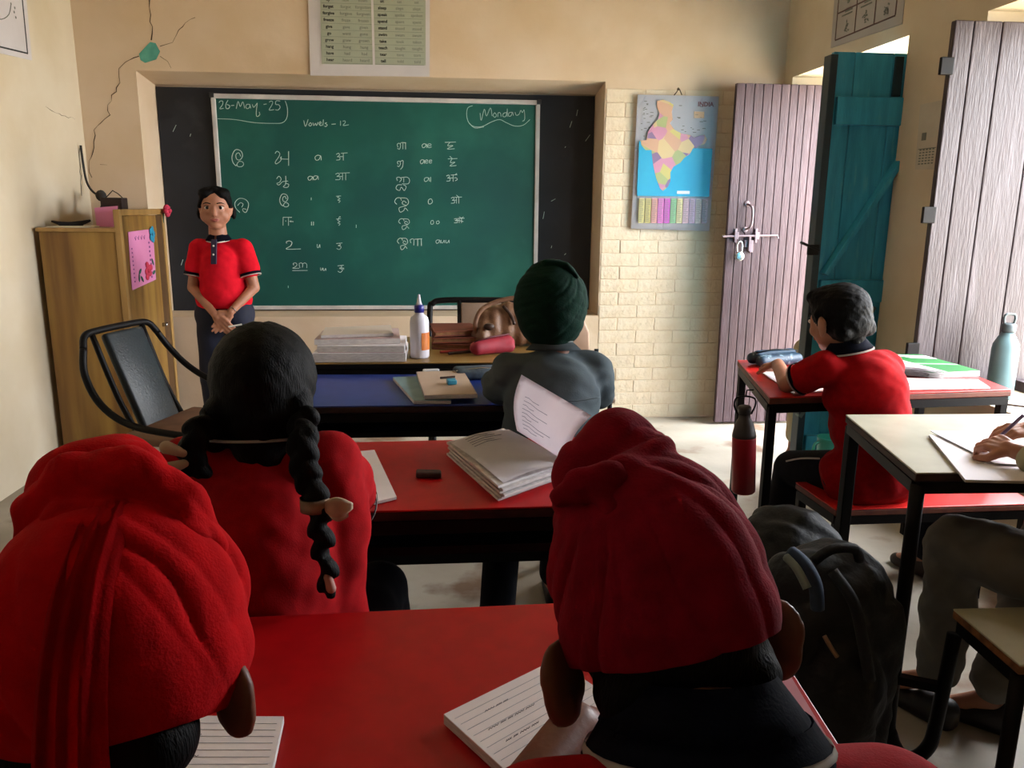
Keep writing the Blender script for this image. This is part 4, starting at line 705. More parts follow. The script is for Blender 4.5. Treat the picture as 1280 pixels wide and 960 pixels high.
o = MB().prism([(-.052, 1.60, D), (.0, 1.592, D), (.0, 1.568, D), (-.052, 1.572, D)], (0, 0, .013), bev=.004).out('eraser', mat('grey_brown_rubber', '#4b3d3c', '#3a2f30', rough=.8, scale=60), loc=(-.025, 1.585, D)); tag(o, 'dark eraser lying alone in the middle of the middle red desk', 'eraser')
# the thick open notebook with a raised page
nb = thing('open_notebook', 'thick open notebook with one page standing up, on the middle red desk', 'notebook', (.13, 1.62, D))
q = [(.018, 1.725), (.155, 1.83), (.262, 1.56), (.113, 1.43)]
for k in range(6):
    d = (k * 37 % 5 - 2) * .0028
    MB().slab([(x + d, y - d * .7) for x, y in q], D + k * .0052, D + k * .0052 + .0046).out('page_block', M_PAGE, nb)
MB().grid(lambda u, v: (*bil([(.022, 1.715), (.16, 1.815), (.262, 1.55), (.118, 1.445)], u, v), D + .0325 + .008 * math.sin(PI * u) + .004 * math.sin(PI * v)), 10, 10, .001).out('top_page', M_PAPER, nb, True)
def page(u, v):      # the page that stands up, hinged along the right edge
    a = Vector((.178, 1.80, D + .034)).lerp(Vector((.268, 1.545, D + .03)), u)
    return a + Vector((-.035 - .02 * u, .02, .0)) * math.sin(PI * v) * .35 + Vector((.012 + .03 * u, .03, .128 - .030 * u)) * v
MB().grid(page, 10, 10, .0008).out('raised_page', M_PAPER, nb, True)
b = MB()
for k in range(9):
    v = .15 + k * .07; pts = [page(.18, v), page(.2 + rnd.uniform(.12, .5), v)]
    pts = [p + Vector((-.002, -.0015, 0)) for p in (pts[0], pts[0].lerp(pts[1], .3) + Vector((0, 0, .002)), pts[0].lerp(pts[1], .6) - Vector((0, 0, .001)), pts[1])]
    b.tube(pts, .0006, n=4)
for k in range(5):
    a = bil(q, .15, .12 + k * .045); c = bil(q, .55 + .08 * (k % 3), .12 + k * .045); b.tube([(a[0] + .004, a[1], D + .042), ((a[0] + c[0]) / 2, (a[1] + c[1]) / 2, D + .0455), (c[0], c[1], D + .0425)], .0006, n=4)
b.out('handwriting', M_PEN, nb, kind='stuff')
# on the blue desk
notebook('pale blue notebook half under the cream one on the blue desk', [(-.151, 2.522), (-.03, 2.545), (.03, 2.20), (-.075, 2.09 + .115)], D, .010, top=mat('pale_blue_cover', '#6f8b93', '#7f9aa0', rough=.6, scale=12), cover=M_PAPER)
notebook('cream covered notebook with a blue sharpener on it, on the blue desk', [(-.077, 2.535), (.075, 2.549), (.105, 2.215), (-.045, 2.205)], D + .0125, .012, top=mat('cream_cover', '#b5a08e', '#ab9583', rough=.6, scale=8), cover=M_DBROWN)
zt = D + .0262
o = MB().prism([(.018, 2.36, zt), (.045, 2.37, zt), (.05, 2.335, zt), (.022, 2.325, zt)], (0, 0, .014), bev=.003).out('sharpener', mat('sky_blue_plastic', '#3a8fb0', rough=.3), loc=(.03, 2.34, zt)); tag(o, 'sky blue sharpener on the cream notebook', 'sharpener')
o = MB().cyl((.0, 2.415, zt + .004), (.045, 2.43, zt + .004), .0035, .0035, n=8).out('pencil', M_DBROWN, loc=(.02, 2.42, zt)); tag(o, 'short brown pencil on the cream notebook', 'pencil')
o = MB().box((-.03, 2.585, D + .0115), (.055, .028, .023), rot(0, 0, .05), bev=.005).out('eraser', mat('white_rubber', '#b9bcc4', rough=.6), loc=(-.03, 2.585, D)); tag(o, 'white eraser standing behind the notebooks on the blue desk', 'eraser')
pc = thing('pencil_case', 'dark blue grey pencil case beside the elbow of the green turban child', 'pencil case', (.13, 2.58, D))
MB().box((.125, 2.555, D + .018), (.16, .085, .034), rot(0, 0, .18), bev=.012, seg=3).out('case_body', mat('slate_fabric', '#2c3540', '#46545f', rough=.7, scale=30), pc, True)
MB().tube([(.05, 2.515, D + .03), (.13, 2.53, D + .037), (.20, 2.54, D + .031)], .003, n=6).out('zip', M_STEEL, pc, True)
# on the teacher's table
T = .7505
def stack(lst, base, kind, group=None):
    z = base
    for (label, q, h, top, cover) in lst:
        notebook(label, q, z, h, cover=cover, top=top, name=kind, cat='book' if kind == 'book' else 'notebook', group=group); z += h + .0015
stack([('thick white register at the bottom of the pile on the teacher table', [(-.42, 2.90), (-.115, 2.90), (-.115, 2.675), (-.425, 2.675)], .030, M_PAPER, None),
       ('white register with a red edge, middle of the pile on the teacher table', [(-.42, 2.92), (-.12, 2.90), (-.12, 2.68), (-.41, 2.69)], .022, M_PAPER, mat('red_cover', '#8f2f35', rough=.6)),
       ('pinkish book lying askew near the top of the table pile', [(-.42, 2.90), (-.15, 2.95), (-.135, 2.72), (-.42, 2.70)], .018, mat('pinkish_cover', '#b9a3a3', '#b0989a', rough=.6, scale=6), mat('tan_cover', '#8c7a5c', rough=.6)),
       ('cream book topmost of the pile on the teacher table', [(-.41, 2.90), (-.18, 2.96), (-.16, 2.76), (-.40, 2.72)], .010, mat('cream_top', '#c3b8ae', rough=.6), M_DBROWN)], T, 'book')
gl = thing('glue_bottle', 'white glue bottle with a blue collar and orange label on the teacher table', 'bottle', (-.07, 2.76, T))
MB().lathe((-.07, 2.76, T), [(0, 0), (.030, 0), (.033, .006), (.033, .125), (.030, .14), (.016, .152), (.014, .158)], n=24).out('bottle_body', mat('milky_plastic', '#c9c6d0', rough=.3), gl, True)
MB().lathe((-.07, 2.76, T + .158), [(.017, 0), (.017, .022), (.012, .026)], n=20).out('collar', mat('deep_blue_plastic', '#2c2a78', rough=.3), gl, True)
MB().lathe((-.07, 2.76, T + .184), [(.011, 0), (.007, .012), (.004, .034), (0, .036)], n=16).out('nozzle', mat('milky_plastic', '#c9c6d0'), gl, True)
b = MB(); b.grid(lambda u, v: (-.07 + .0342 * math.cos(-1.35 + 1.9 * u), 2.76 + .0342 * math.sin(-1.35 + 1.9 * u), T + .03 + .06 * v), 10, 2); b.out('label', mat('orange_label', '#c4722c', '#b85f20', rough=.5, scale=30), gl, True)
M_TERRA = mat('terracotta_folder', '#7e3f2a', '#6d3423', rough=.6, scale=10)
for k, (lb, q, z, tilt) in enumerate((('terracotta folder at the bottom, fanned right of the glue bottle', [(-.03, 3.10), (.16, 3.05), (.17, 2.88), (-.03, 2.92)], T, .0), ('terracotta folder in the middle of the fan right of the glue bottle', [(-.03, 3.12), (.15, 3.08), (.17, 2.92), (-.03, 2.90)], T + .024, 0), ('terracotta folder on top of the fan right of the glue bottle', [(-.04, 3.12), (.12, 3.12), (.175, 2.95), (-.02, 2.90)], T + .048, 0))):
    t = thing('folder', lb, 'folder', (.06, 3.0, z)); MB().slab(q, z, z + .004, bev=.001).out('lower_flap', M_TERRA, t); MB().slab(inset(q, .006), z + .0042, z + .016).out('papers', mat('brown_papers', '#8a5f3a', '#74492c', rough=.8, scale=50), t); MB().slab(q, z + .0162, z + .020, bev=.001).out('upper_flap', M_TERRA, t)
for k, (x0, y0, x1, y1, c) in enumerate(((.0, 2.83, .10, 2.86, '#8e2a22'), (.03, 2.80, .13, 2.85, '#3a2a28'))):
    o = MB().cyl((x0, y0, T + .0055), (x1, y1, T + .0055), .005, n=8).out('pen', mat('pen_' + str(k), c, rough=.4), loc=((x0 + x1) / 2, y0, T)); tag(o, ('red pen lying before the terracotta folders', 'dark pen lying before the terracotta folders')[k], 'pen')
wt = thing('plastic_box', 'shallow white plastic box behind the red pouch on the teacher table', 'box', (.19, 3.05, T))
MB().box((.20, 3.09, T + .02), (.13, .10, .038), bev=.008, seg=2).out('tray', mat('white_plastic', '#cdc6c8', rough=.3), wt, True); MB().ell((.20, 3.07, T + .045), (.014, .012, .012)).out('knob', mat('white_plastic', '#cdc6c8'), wt, True)
po = thing('zip_pouch', 'red cloth pouch lying before the brown handbag', 'pouch', (.20, 2.82, T))
blob('pouch_body', [('c', (.13, 2.78, T + .028), (.24, 2.86, T + .030), .026, .032), ('c', (.15, 2.80, T + .022), (.25, 2.84, T + .022), .021, .021)], mat('crimson_cloth', '#8e1a2c', '#7c1525', rough=.7, scale=20), po, .005, 3)
MB().tube([(.12, 2.77, T + .05), (.18, 2.81, T + .062), (.25, 2.85, T + .066)], .003, n=6).out('zip', mat('dark_red', '#4d0f18'), po, True)
# brown handbag
M_LEATH = mat('brown_leather', '#7d5a42', '#6a4a36', rough=.5, scale=8, bump=.3, bscale=60)
hb = thing('handbag', 'brown leather handbag slumped on the teacher table by the green turban', 'handbag', (.33, 2.98, T))
blob('bag_body', [('c', (0.185, 2.98, T + .06), (0.425, 3.0, T + .06), .062, .058), ('c', (0.195, 2.99, T + .10), (0.405, 3.0, T + .11), .052, .05), ('c', (0.235, 3.0, T + .135), (0.375, 3.0, T + .145), .028, .025), ('e', (0.160, 2.96, T + .045), (.045, .055, .044))], M_LEATH, hb, .006, 3, fold=lambda co: .005 * nz(co, 38) + .003 * np.sin(co[:, 0] * 130))
MB().tube([(0.140, 2.93, T + .04), (0.130, 2.925, T + .09), (0.150, 2.93, T + .14), (0.205, 2.945, T + .17), (0.285, 2.95, T + .185), (0.365, 2.95, T + .17), (0.415, 2.95, T + .12)], .009, smooth=4).out('handle', M_LEATH, hb, True)
MB().tube([(0.235, 2.955, T + .155), (0.265, 2.94, T + .12), (0.275, 2.925, T + .09)], .006, smooth=3).out('strap', mat('dark_leather', '#3c281d', rough=.5), hb, True)
b = MB(); b.ell((0.180, 2.905, T + .085), (.02, .012, .014)); b.out('clasp', mat('dark_leather', '#3c281d'), hb, True)
# right red desk
M_POUCH = mat('navy_patterned_pouch', '#1f3448', '#2b4458', rough=.5, scale=14, c3='#6f8794', s3=34, lo3=.58, hi3=.62)
pu = thing('pencil_pouch', 'navy zip pencil pouch with pale print on the far left corner of the window desk', 'pencil case', (1.2, 2.74, D))
blob('pouch_body', [('c', (1.12, 2.74, D + .022), (1.28, 2.79, D + .022), .021, .021), ('c', (1.13, 2.68, D + .022), (1.28, 2.73, D + .022), .021, .021), ('c', (1.13, 2.72, D + .034), (1.27, 2.76, D + .034), .02, .02)], M_POUCH, pu, .005, 3)
MB().tube([(1.115, 2.70, D + .048), (1.20, 2.73, D + .056), (1.29, 2.755, D + .046)], .0025, n=6).out('zip', M_IRON, pu, True)
notebook('open white notebook under the left hand of the child by the window', [(1.09, 2.60), (1.19, 2.62), (1.22, 2.30), (1.06, 2.26)], D, .004, lines=10)
notebook('loose white papers under the thick book on the window desk', [(1.42, 2.48), (1.76, 2.42), (1.72, 2.305), (1.44, 2.30)], D, .004, name='paper_sheaf', cat='papers')
gr = thing('textbook', 'green covered textbook at the right end of the window desk', 'book', (1.70, 2.62, D))
gq = [(1.60, 2.83), (1.80, 2.80), (1.82, 2.50), (1.62, 2.47)]
MB().slab(gq, D + .0002, D + .018).out('pages', M_PAGE, gr); MB().slab(inset(gq, -.002), D + .0182, D + .0195).out('cover', mat('green_cover', '#2f7a3f', '#286b37', rough=.45, scale=8), gr)
MB().prism([(*bil(gq, .35, .08), D + .0198), (*bil(gq, .95, .10), D + .0198), (*bil(gq, .97, .30), D + .0198), (*bil(gq, .55, .26), D + .0198)], (0, 0, .0004)).out('white_band', M_PAPER, gr)
MB().prism([(*bil(gq, .05, .52), D + .0198), (*bil(gq, .98, .62), D + .0198), (*bil(gq, .98, .68), D + .0198), (*bil(gq, .05, .57), D + .0198)], (0, 0, .0004)).out('pale_stripe', mat('pale_green', '#8fb394', rough=.5), gr)
tb = thing('open_book', 'thick white open book bulging over the loose papers on the window desk', 'book', (1.55, 2.58, D))
fq = [(1.44, 2.80), (1.60, 2.78), (1.66, 2.43), (1.44, 2.50)]
for k in range(5):
    MB().grid(lambda u, v, k=k: (*bil(fq, u, v), D + .006 + k * .006 + .012 * math.sin(PI * min(1, u * 1.1)) * (.5 + .1 * k)), 8, 4, .005).out('page_block', M_PAGE if k < 4 else M_PAPER, tb, True)
o = MB().prism([(1.385, 2.40, D), (1.42, 2.41, D), (1.42, 2.36, D), (1.39, 2.35, D)], (0, 0, .03), bev=.004).out('tape_roll_box', mat('clear_grey_plastic', '#7f8f92', rough=.2), loc=(1.40, 2.38, D)); o.name = 'plastic_case'; tag(o, 'small clear grey plastic case beside the red shirt on the window desk', 'case')
# steel bottle, pencil and bag strap on the sill
S = .581
sb = thing('steel_bottle', 'blue grey metal bottle with a loop cap standing on the window sill', 'bottle', (2.09, 2.75, S))
MB().lathe((2.09, 2.75, S), [(0, 0), (.043, 0), (.046, .006), (.046, .185), (.043, .205), (.030, .232), (.024, .24), (.022, .25)], n=32).out('bottle_body', mat('blue_grey_enamel', '#5e7a80', '#566f75', rough=.35), sb, True)
MB().lathe((2.09, 2.75, S + .2505), [(.024, 0), (.025, .004), (.025, .028), (.02, .032)], n=24).out('cap', mat('grey_cap', '#3d474b', rough=.4), sb, True)
MB().tube([(2.072, 2.75, S + .28), (2.068, 2.75, S + .30), (2.075, 2.75, S + .315), (2.105, 2.75, S + .315), (2.112, 2.75, S + .30), (2.108, 2.75, S + .28)], .005, smooth=3).out('carry_loop', mat('grey_cap', '#3d474b'), sb, True)
o = MB().cyl((2.0, 2.66, S + .005), (2.09, 2.585, S + .005), .004, n=6).out('pencil', M_DBROWN, loc=(2.04, 2.62, S)); tag(o, 'dark pencil lying on the window sill', 'pencil')
bs_ = thing('sling_bag', 'black sling bag lying on the window sill at the right edge', 'bag', (2.14, 2.42, S))
blob('bag_body', [('c', (2.09, 2.46, S + .045), (2.22, 2.30, S + .05), .042, .045), ('e', (2.14, 2.38, S + .075), (.07, .08, .045))], mat('black_nylon', '#15161a', '#1f2126', rough=.7, bump=.3), bs_, .006, 3, fold=lambda co: .004 * nz(co, 45))
MB().tube([(2.05, 2.50, S + .01), (2.03, 2.47, S + .03), (2.06, 2.42, S + .08), (2.12, 2.38, S + .12)], .008, smooth=4).out('strap', mat('grey_strap', '#4c4946', rough=.7), bs_, True)
# red bottle hanging from the window desk
rb = thing('water_bottle', 'tall red bottle with a grey top hanging by its wire loop from the window desk', 'bottle', (.975, 2.42, .36))
def RB(z): return (.975 + (z - .36) * -.06 + .012, 2.42, z)
B0 = Vector((.992, 2.42, .355)); AX = Vector((-.06, 0, 1)).normalized()
MB().lathe(B0, [(0, 0), (.034, 0), (.038, .006), (.038, .185), (.0375, .19)], n=32, axis=AX).out('bottle_body', mat('red_plastic_bottle', '#a80f22', '#960c1d', rough=.4), rb, True)
MB().lathe(B0 + AX * .191, [(.0385, 0), (.037, .012), (.030, .042), (.019, .062), (.018, .075)], n=32, axis=AX).out('shoulder', mat('brown_grey_plastic', '#4f4744', '#463f3c', rough=.5), rb, True)
MB().lathe(B0 + AX * .267, [(.021, 0), (.021, .022), (.018, .026)], n=24, axis=AX).out('cap', mat('brown_grey_plastic', '#4f4744'), rb, True)
c = B0 + AX * .265
MB().tube([c + Vector((-.022, 0, 0)), c + Vector((-.036, 0, .03)), c + Vector((-.03, 0, .055)), c + Vector((0, 0, .06)), c + Vector((.03, 0, .052)), c + Vector((.034, 0, .03)), c + Vector((.022, 0, 0))], .003, n=8, smooth=3).out('wire_loop', M_IRON, rb, True)
MB().tube([c + Vector((0, 0, .058)), c + Vector((.002, 0, .08)), (1.0, 2.42, .70)], .0025, n=6).out('hook_cord', M_IRON, rb, True)
# white desk papers
notebook('stack of white papers being written on at the cream desk', [(1.20, 1.80), (1.42, 1.76), (1.34, 1.44), (1.075, 1.475)], D, .006, name='paper_sheaf', cat='papers', words=4)
notebook('second white sheet under the writing hands on the cream desk', [(1.215, 1.82), (1.46, 1.78), (1.40, 1.52), (1.20, 1.56)], D + .0085, .002, name='paper_sheaf', cat='papers')

# ------------------------------------------------------------------ school bags on the floor
M_NYL = mat('black_nylon_bag', '#101114', '#17181c', rough=.65, bump=.35, bscale=50, scale=12)
M_NYL2 = mat('charcoal_nylon_bag', '#24262a', '#191b1e', rough=.7, bump=.35, bscale=50, scale=12)
bp = thing('backpack', 'large black school backpack leaning in the aisle by the nearest desk', 'backpack', (.88, 1.55, 0))
blob('bag_body', [('b', (.85, 1.55, .26), (.25, .20, .40), rot(0, .03, .1)), ('e', (.84, 1.55, .45), (.135, .11, .11)), ('c', (.78, 1.50, .12), (.91, 1.52, .12), .09, .09), ('e', (.94, 1.56, .38), (.05, .09, .14)), ('e', (.84, 1.47, .25), (.10, .09, .17))], M_NYL, bp, .009, 6, fold=lambda co: .010 * nz(co, 22) + .004 * nz(co, 55, 3))
MB().tube([(.79, 1.44, .55), (.82, 1.40, .50), (.84, 1.385, .42), (.86, 1.38, .34)], .012, smooth=4).out('shoulder_strap', M_NYL2, bp, True)
MB().tube([(.78, 1.50, .545), (.81, 1.49, .575), (.86, 1.49, .575), (.88, 1.50, .545)], .011, smooth=4).out('top_handle', M_NYL, bp, True)
MB().tube([(.765, 1.40, .43), (.775, 1.385, .41), (.785, 1.378, .395)], .0045, n=8, smooth=3).out('zip_pull', mat('tan_leather_tag', '#7a5b44', rough=.6), bp, True)
MB().tube([(.715, 1.47, .58), (.725, 1.43, .572), (.738, 1.405, .54), (.745, 1.40, .49)], .014, n=10, smooth=4).out('denim_strap', mat('blue_denim', '#26384f', '#1f2f44', rough=.8, scale=40), bp, True)
MB().tube([(.700, 1.46, .575), (.708, 1.425, .565), (.720, 1.40, .535)], .009, n=8, smooth=4).out('strap_edge', mat('pale_webbing', '#7e8a86', rough=.8), bp, True)
bp2 = thing('backpack', 'smaller charcoal backpack slumped behind the large one, under the red bottle', 'backpack', (.92, 1.98, 0))
blob('bag_body', [('b', (.93, 1.98, .20), (.24, .20, .34), rot(0, 0, .1)), ('e', (.94, 1.97, .40), (.12, .11, .075)), ('e', (1.02, 1.95, .34), (.06, .08, .10)), ('c', (.86, 1.90, .36), (.98, 1.88, .38), .05, .045)], M_NYL2, bp2, .009, 6, fold=lambda co: .010 * nz(co, 25, 2) + .004 * nz(co, 60, 5))
MB().tube([(.86, 1.86, .36), (.92, 1.835, .40), (.99, 1.84, .42), (1.04, 1.87, .40)], .012, smooth=4).out('shoulder_strap', M_NYL, bp2, True)
# turquoise jug by the teal door
jg = thing('plastic_jug', 'turquoise plastic jug with a side handle on the floor before the teal door', 'jug', (1.70, 3.24, 0))
st = MB()
MB().lathe((1.705, 3.24, .0), [(0, 0), (.040, 0), (.043, .006), (.052, .20), (.055, .285), (.058, .29), (.053, .291), (.040, .02)], n=28).out('jug_body', mat('turquoise_plastic', '#2f9384', '#2a8576', rough=.35), jg, True)
MB().tube([(1.652, 3.235, .27), (1.628, 3.225, .26), (1.620, 3.22, .21), (1.630, 3.225, .16), (1.658, 3.235, .14)], .007, smooth=4).out('handle', mat('turquoise_plastic', '#2f9384'), jg, True)
st.bm.free()
# ------------------------------------------------------------------ people
M_SKIN = mat('brown_skin', '#8f5a42', '#7f4d38', rough=.5, scale=20, sss=.06, bump=.05, bscale=200)
M_SKINL = mat('light_brown_skin', '#a8735a', '#9a664e', rough=.5, scale=20, sss=.06)
M_SKIND = mat('dark_brown_skin', '#6d3f2c', '#5f3524', rough=.5, scale=20, sss=.06, bump=.05, bscale=200)
M_HAIR = mat('black_hair', '#020202', '#050404', rough=.65, scale=90, stretch=(3, 3, .4), bump=.3, bscale=160, spec=.12)
M_REDK = mat('red_knit', '#9c0911', '#8e070e', rough=.9, scale=60, bump=.12, bscale=500, spec=.1)
M_REDG = mat('bright_red_knit', '#c81224', '#bb0f20', rough=.85, scale=40, bump=.1, bscale=400, spec=.1)
M_NAVY = mat('navy_knit', '#10121f', '#151828', rough=.85, scale=40, bump=.1, bscale=400, spec=.1)
M_BLKT = mat('black_trouser_cloth', '#0d0d12', '#14141a', rough=.85, scale=30, spec=.1)
M_WTRIM = mat('white_knit', '#c9c4bc', rough=.85, spec=.1)
M_GREY = mat('grey_blue_shirting', '#4a5357', '#434b50', rough=.8, scale=14, bump=.1, bscale=300, spec=.1)
M_TURR = mat('red_turban_cotton', '#b8060e', '#a8050c', rough=.95, scale=50, bump=.18, bscale=420, spec=.1)
M_TURM = mat('maroon_turban_cotton', '#80081f', '#70071a', rough=.95, scale=50, bump=.18, bscale=420, spec=.1)
M_TURG = mat('dark_green_turban_cotton', '#08261c', '#071f17', rough=.85, scale=50, bump=.15, bscale=300, spec=.1)
M_EYEW = mat('eye_white', '#cfc8c0', rough=.3); M_EYEB = mat('eye_dark', '#1a100c', rough=.2); M_LIP = mat('lips', '#8f4c44', rough=.5)

def hframe(yaw, pitch=0.0, roll=0.0):
    """columns right, forward, up; yaw 0 looks at the blackboard, positive turns left"""
    return (Matrix.Rotation(yaw, 3, 'Z') @ Matrix.Rotation(-pitch, 3, 'X') @ Matrix.Rotation(roll, 3, 'Y'))
def head_prims(c, F, s=1.0, ears=True, ek=1.0):
    c = Vector(c)
    def P(x, y, z): return c + F @ (Vector((x, y, z)) * s)
    def E(x, y, z, a, b_, c_, R=None): return ('e', P(x, y, z), (a * s, b_ * s, c_ * s), F @ R if R is not None else F)
    pr = [E(0, -.008, .025, .070, .086, .078), E(0, .022, -.028, .056, .058, .066), E(0, .045, -.068, .030, .030, .026),
          E(0, .062, .0, .046, .022, .045), E(-.03, .058, -.022, .022, .022, .022), E(.03, .058, -.022, .022, .022, .022),
          ('c', P(0, .080, .012), P(0, .094, -.020), .008 * s, .0125 * s), E(0, .076, -.047, .020, .012, .012)]
    if ears:
        for sg in (-1, 1):
            R = Matrix.Rotation(sg * .35, 3, 'Z')
            pr += [E(sg * .077 * ek, -.004, -.006, .009, .019 * ek, .030 * ek, R), E(sg * .083 * ek, -.010, .004, .007, .014 * ek, .018 * ek, R), E(sg * .074 * ek, .002, -.028 * ek, .007, .010, .012, R)]
    return pr, P
def face(P, F, s, body):
    for sg in (-1, 1):
        b = MB(); b.ell(P(sg * .030, .0735, .008), (.0135 * s, .008 * s, .0075 * s), F); e = b.out('eye', M_EYEW, body, True)
        b = MB(); b.ell(P(sg * .030, .0800, .008), (.0068 * s, .003 * s, .0068 * s), F); b.out('iris', M_EYEB, body, True)
        b = MB(); b.tube([P(sg * .046, .066, .015), P(sg * .030, .080, .0175), P(sg * .015, .076, .013)], .0016 * s, n=6, smooth=3); b.out('eyelid', M_HAIR, body, True)
        b = MB(); b.tube([P(sg * .050, .066, .024), P(sg * .034, .078, .031), P(sg * .014, .080, .027)], .0028 * s, n=6, smooth=3, rad=[.001 * s, .0028 * s, .0024 * s]); b.out('eyebrow', M_HAIR, body, True)
    b = MB(); b.tube([P(-.018, .082, -.047), P(-.008, .088, -.0445), P(0, .089, -.0455), P(.008, .088, -.0445), P(.018, .082, -.047)], .0032 * s, n=8, smooth=3)
    b.tube([P(-.015, .083, -.050), P(0, .088, -.0525), P(.015, .083, -.050)], .0038 * s, n=8, smooth=3); b.out('lips', M_LIP, body, True)
    b = MB()
    for sg in (-1, 1): b.ell(P(sg * .006, .096, -.0285), (.0025 * s, .003 * s, .002 * s), F)
    b.out('nostrils', mat('nostril_shadow', '#3a1d15', rough=.8), body, True)
def hand_prims(w, d, n, s=1.0, curl=.35, side=1, spread=.0, thumb=.7):
    """w wrist, d direction of the fingers, n normal of the back of the hand, side: which way the thumb leaves"""
    w = Vector(w); d = Vector(d).normalized(); n = Vector(n); n = (n - d * n.dot(d)).normalized(); x = d.cross(n) * side
    pr = [('c', w, w + d * .02 * s, .017 * s, .018 * s)]
    for k, off in enumerate((-.026, -.009, .009, .025)):
        base = w + d * (.062 if k in (1, 2) else .057) * s + x * off * s
        pr.append(('c', w + d * .012 * s + x * off * .5 * s, base, .0115 * s, .0095 * s))
        L = (.030, .036, .034, .027)[k] * s; a = curl; p = base; dd = d + x * (off * spread * 20)
        dd.normalize()
        for j in range(3):
            v = (dd * math.cos(a) - n * math.sin(a)); q = p + v * L * (1, .72, .55)[j]
            pr.append(('c', p, q, .0082 * s * (1 - .08 * j), .0078 * s * (1 - .1 * j))); p = q; a += curl * 1.3
    t0 = w + d * .018 * s - x * .022 * s; t1 = t0 + (d * .55 - x * thumb - n * .35).normalized() * .034 * s; t2 = t1 + (d * .95 - x * .2 - n * .35).normalized() * .028 * s
    pr += [('c', w + d * .012 * s, t0, .014 * s, .0125 * s), ('c', t0, t1, .0115 * s, .0095 * s), ('c', t1, t2, .0095 * s, .008 * s)]
    return pr
def body_prims(J, s=1.0):
    """continuous figure under the clothes"""
    pr = [('c', J['neck'], J['headb'], .040 * s, .040 * s), ('c', J['chest'], J['neck'], .07 * s, .036 * s),
          ('c', J['shL'], J['shR'], .040 * s, .040 * s), ('c', J['pelvis'], J['chest'], .085 * s, .09 * s),
          ('c', J['hipL'], J['hipR'], .075 * s, .075 * s)]
    for k in 'LR':
        if 'el' + k in J: pr += [('c', J['sh' + k], J['el' + k], .036 * s, .028 * s), ('c', J['el' + k], J['wr' + k], .027 * s, .018 * s)]
        if 'kn' + k in J: pr += [('c', J['hip' + k], J['kn' + k], .064 * s, .045 * s), ('c', J['kn' + k], J['an' + k], .044 * s, .027 * s), ('c', J['an' + k], J['toe' + k], .027 * s, .020 * s)]
    return pr
def V3(*a): return Vector(a)
def ringband(name, c, d, r0, r1, h, m, parent, n=32, sq=1.0, side=None):
    """a cuff or collar band: open tapering tube of thin cloth"""
    c = Vector(c); d = Vector(d).normalized(); a = Vector(side) if side else (Vector((1, 0, 0)) if abs(d.x) < .8 else Vector((0, 1, 0)))
    x = (a - d * a.dot(d)).normalized(); y = d.cross(x); b = MB()
    b.grid(lambda u, v: c + d * h * v + (x * math.cos(2 * PI * u) + y * sq * math.sin(2 * PI * u)) * (r0 * (1 - v) + r1 * v), n, 3, .0025)
    return b.out(name, m, parent, True)
def sleeve_trim(parent, p0, p1, t, r, h=.012):
    """navy band with a white line round a sleeve end, t along p0-p1"""
    p0 = Vector(p0); p1 = Vector(p1); d = (p1 - p0).normalized(); c = p0.lerp(p1, t)
    ringband('sleeve_band', c, d, r, r, h, M_NAVY, parent); ringband('sleeve_piping', c + d * (h + .0005), d, r * .995, r * .99, h * .45, M_WTRIM, parent)
def shoe(name, an, toe, m, parent, s=1.0):
    an = Vector(an); toe = Vector(toe); d = (toe - an); d.z = 0; d.normalize()
    h = Vector((an.x, an.y, .028)) - d * .03 * s; t = Vector((toe.x, toe.y, .022)) + d * .01
    blob(name, [('c', h, t, .030 * s, .024 * s), ('c', h + V3(0, 0, .02), h + d * .06 + V3(0, 0, .012), .030 * s, .026 * s), ('c', h + V3(0, 0, -.012), t + V3(0, 0, -.008), .018 * s, .014 * s)], m, parent, .006, 2)
def turban_fold(pole, c, k, amp, twist=0.0, seed=0.0, start=.25):
    """pleats that fan out from the knot (pole direction) over the dome"""
    pole = np.array(pole) / np.linalg.norm(pole); c = np.array(c)
    a = np.cross(pole, [0.3, 0.2, 1.0]); a /= np.linalg.norm(a); bb = np.cross(pole, a)
    def f(co):
        v = co - c; r = np.linalg.norm(v, axis=1) + 1e-9; v = v / r[:, None]
        th = np.arccos(np.clip(v @ pole, -1, 1)); ph = np.arctan2(v @ bb, v @ a) + twist * th
        w1 = ph * k + 1.1 * np.sin(2 * ph + seed) + .8 * np.sin(3.1 * th + seed + ph)
        ridge = 1 - np.abs(np.sin(w1 / 2)) ** .55                     # sharp valleys between soft pleats
        w2 = ph * (k * 2.3) + 2.2 * th + seed * 2
        env = np.clip((th - start) / .35, 0, 1) * np.clip((2.3 - th) / .6, 0.25, 1)
        dv = -amp * ridge ** 1.6 * env - .35 * amp * (1 - np.abs(np.sin(w2 / 2)) ** .7) * env
        return dv + .0012 * nz(co, 60, seed)
    return f

